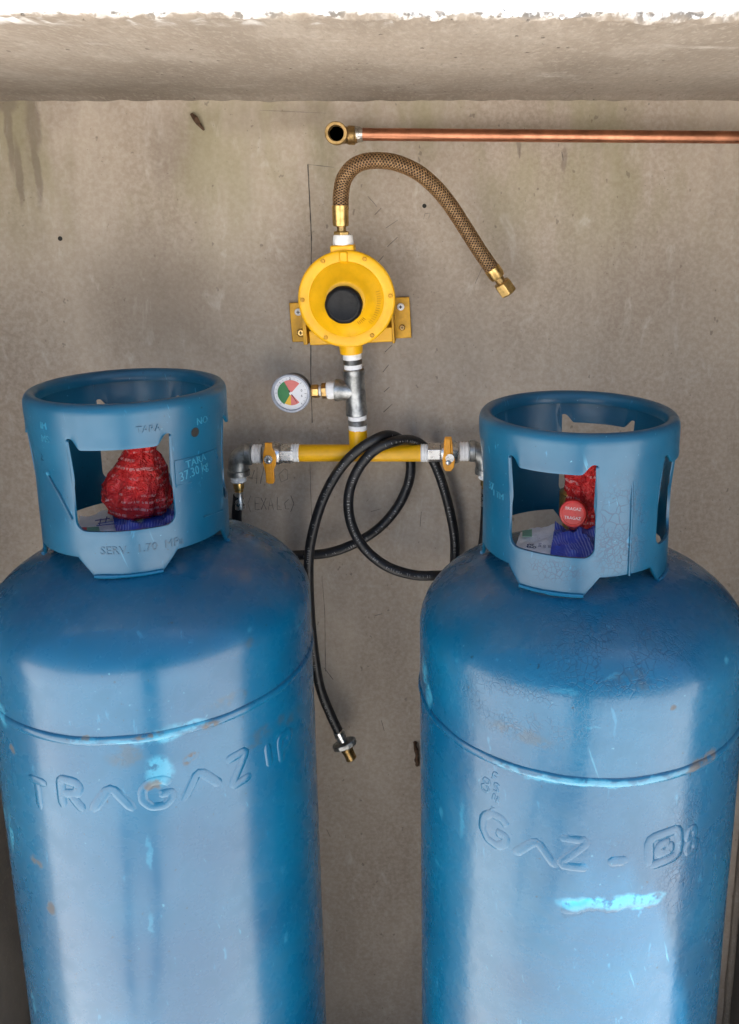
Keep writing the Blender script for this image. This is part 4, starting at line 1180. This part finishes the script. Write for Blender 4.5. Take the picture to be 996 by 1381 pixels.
# ------------------------------------------------------------------ black rubber hoses
RH = .0072
def rubber_hose(pts, name_label, end=None):
    path = smoothpath([at(*q) for q in pts], 12)
    t = thing('rubber_hose', path[0].to_tuple(), name_label, 'hose', 'black rubber gas hoses')
    m = MB(); m.tube(path, RH, 20); tube = part(m, 'hose_tube', M_rubber, t)
    # line of worn printed marks along the camera-side of the hose
    F = frames(fine(path, .0015)); m = MB(); i = 0
    rnd = random.Random(len(pts))
    while i < len(F) - 4:
        p, u, w, s = F[i]; T = (F[i + 1][0] - p).normalized()
        nrm = Vector((0, -1, .12)); nrm = (nrm - T * nrm.dot(T)).normalized(); sd_ = T.cross(nrm)
        if rnd.random() < .72:
            l = rnd.uniform(.0010, .0021); hgt = rnd.uniform(.0010, .0019); kind = rnd.random()
            def bar(a0, a1, b0, b1):
                q = [p + T * aa + sd_ * bb + nrm * (math.sqrt(max(RH ** 2 - bb * bb, 0)) + .0002) for aa, bb in ((a0, b0), (a1, b0), (a1, b1), (a0, b1))]
                m.add(q, [(0, 1, 2, 3)])
            off = .0006
            if kind < .5: bar(0, .0005, -hgt + off, hgt + off); bar(.0004, l, hgt + off - .0005, hgt + off)
            elif kind < .8: bar(0, .0005, -hgt + off, hgt + off); bar(l - .0005, l, -hgt + off, hgt + off)
            else: bar(0, l, off - .0003, off + .0003)
            i += rnd.choice((2, 2, 2, 3))
        else: i += rnd.choice((2, 3, 7))
    pr = part(m, 'printed_lettering', M_print, t, smooth=False); pr['kind'] = 'stuff'
    return t, path
YA = Yp + .022; YB = Yp - .026
h1 = [(321, 668, Yp), (319, 700, Yp + .006), (324, 735, Yp + .016), (352, 752, YA + .004), (395, 749, YA), (440, 746, YA - .002), (478, 733, YA - .002), (512, 711, YA - .002), (538, 680, YA), (552, 645, YA + .002), (552, 612, YA + .002), (541, 594, Yp + .010), (523, 587, Yp - .012), (503, 594, YB), (478, 611, YB), (455, 637, YB), (436, 672, YB), (423, 712, YB), (416.5, 752, YB + .004), (417, 810, YB + .012), (422, 870, YB + .020), (431, 925, YB + .026), (444, 960, YB + .028), (457, 988, YB + .028)]
t1, pa1 = rubber_hose(h1, 'black rubber hose ending in a dangling brass connector between the cylinders')
YB2 = YB - .004
h2 = [(655, 664, Yp), (654, 700, Yp + .010), (648, 745, Yp + .016), (625, 772, Yp + .006), (590, 776, YB2 + .010), (556, 775, YB2 + .004), (520, 763, YB2), (490, 738, YB2), (473, 705, YB2), (470, 668, YB2), (482, 634, YB2), (504, 608, YB2), (530, 596, YB2 + .004), (556, 594, Yp + .000), (576, 608, YA + .003), (592, 640, YA + .006), (604, 680, YA + .006), (612, 720, YA + .006), (613, 752, YA + .006), (610, 790, YA + .004), (606, 840, YA)]
t2, pa2 = rubber_hose(h2, 'black rubber hose looped over the yellow pipe and dropping behind the right cylinder')
# dangling end: steel ferrule, winged nut, brass nose
a = pa1[-1]; d = (pa1[-1] - pa1[-6]).normalized()
m = MB(); m.lathe(a - d * .004, d, [(0, .0076), (.001, .0088), (.012, .0086), (.013, .0078), (.018, .0080), (.019, .0070)], 26); ef = part(m, 'end_ferrule', M_steel, t1)
sdv = d.cross(Vector((0, -1, 0))).normalized()
fr = (a + d * .017, sdv, Vector((0, -1, 0)), d)
m = MB(); pts = [(-.022, -.004), (-.016, -.008), (-.009, -.0105), (.009, -.0105), (.016, -.008), (.022, -.004), (.022, .004), (.016, .008), (.009, .0105), (-.009, .0105), (-.016, .008), (-.022, .004)]
m.extrude([(x * .85, y) for x, y in pts], fr, 0, .009); part(m, 'wing_nut', M_galv, t1, smooth=False, bevel=.0015)
m = MB(); m.lathe(a + d * .025, d, [(0, .0085), (.002, .0095), (.006, .0095), (.007, .0085), (.020, .0082), (.0225, .0086), (.0235, .0080), (.0235, .0058), (.018, .0052), (.018, 1e-7)], 28); part(m, 'brass_nose', M_bronze, t1)

# ------------------------------------------------------------------ rusty tie wire stub beside the right cylinder
a = at(559.5, 1006, YW - .006)
m = MB()
P = [a + Vector((0, .006, .002)), a, a + Vector((.003, -.006, -.010)), a + Vector((.002, -.006, -.020)), a + Vector((.004, -.002, -.032)), a + Vector((.003, .004, -.036))]
m.tube(smoothpath(P, 4), [.0038 - .0014 * abs(math.sin(k * .5)) for k in range(21)], 8)
tag(part(m, 'tie_wire', M_rust), 'dark rusty wire stub poking from the wall at the right cylinder edge', 'wire')

# ------------------------------------------------------------------ the photographer, seen only as a dark reflection in the blue paint
M_cloth = simple('dark_clothing', (.022, .024, .032), .85, 0, .4, .2, 30)
M_phone = simple('phone_glass', (.015, .015, .018), .2, 0, .1, 0, 60)
M_skin = simple('skin', (.32, .18, .12), .55, 0, .15, .05, 60)
def skin_body():
    Y0 = -.60
    V = [(0, Y0, .94), (0, Y0 + .01, 1.10), (0, Y0, 1.28), (0, Y0, 1.42), (0, Y0 + .02, 1.50), (0, Y0 + .035, 1.58), (0, Y0 + .05, 1.68)]
    Rr = [.15, .14, .165, .14, .055, .08, .085]
    E = [(i, i + 1) for i in range(6)]
    for sx in (-1, 1):
        b = len(V)
        V += [(sx * .075, Y0, .88), (sx * .07, Y0 + .01, .50), (sx * .07, Y0 - .01, .09), (sx * .09, Y0 + .12, .045)]
        Rr += [.115, .10, .08, .05]; E += [(0, b), (b, b + 1), (b + 1, b + 2), (b + 2, b + 3)]
        b = len(V)
        V += [(sx * .19, Y0, 1.40), (sx * .21, Y0 + .19, 1.17), (sx * .12, -.12, 1.38), (sx * .062, -.045, 1.455)]
        Rr += [.06, .045, .033, .03]; E += [(3, b), (b, b + 1), (b + 1, b + 2), (b + 2, b + 3)]
    me = bpy.data.meshes.new('person'); me.from_pydata(V, E, [])
    o = bpy.data.objects.new('person', me); col.objects.link(o)
    sk = o.modifiers.new('skin', 'SKIN'); 
    for i, sv_ in enumerate(me.skin_vertices[0].data):
        sv_.radius = (Rr[i], Rr[i] * (.72 if i < 4 else 1)); sv_.use_root = (i == 0)
    ss = o.modifiers.new('sub', 'SUBSURF'); ss.levels = 2; ss.render_levels = 2
    me.materials.append(M_cloth)
    return o
pers = skin_body()
tag(pers, 'photographer in dark clothes facing the cylinders, mirrored in the blue paint', 'person')
m = MB(); m.box((0.004, -.010, CAMZ - .035), (.075, .0085, .155)); ph = part(m, 'phone', M_phone, None, bevel=.003)
tag(ph, 'dark mobile phone held up in front of the photographer', 'phone')
for o in list(bpy.data.objects):
    if '_w' in o: del o['_w']
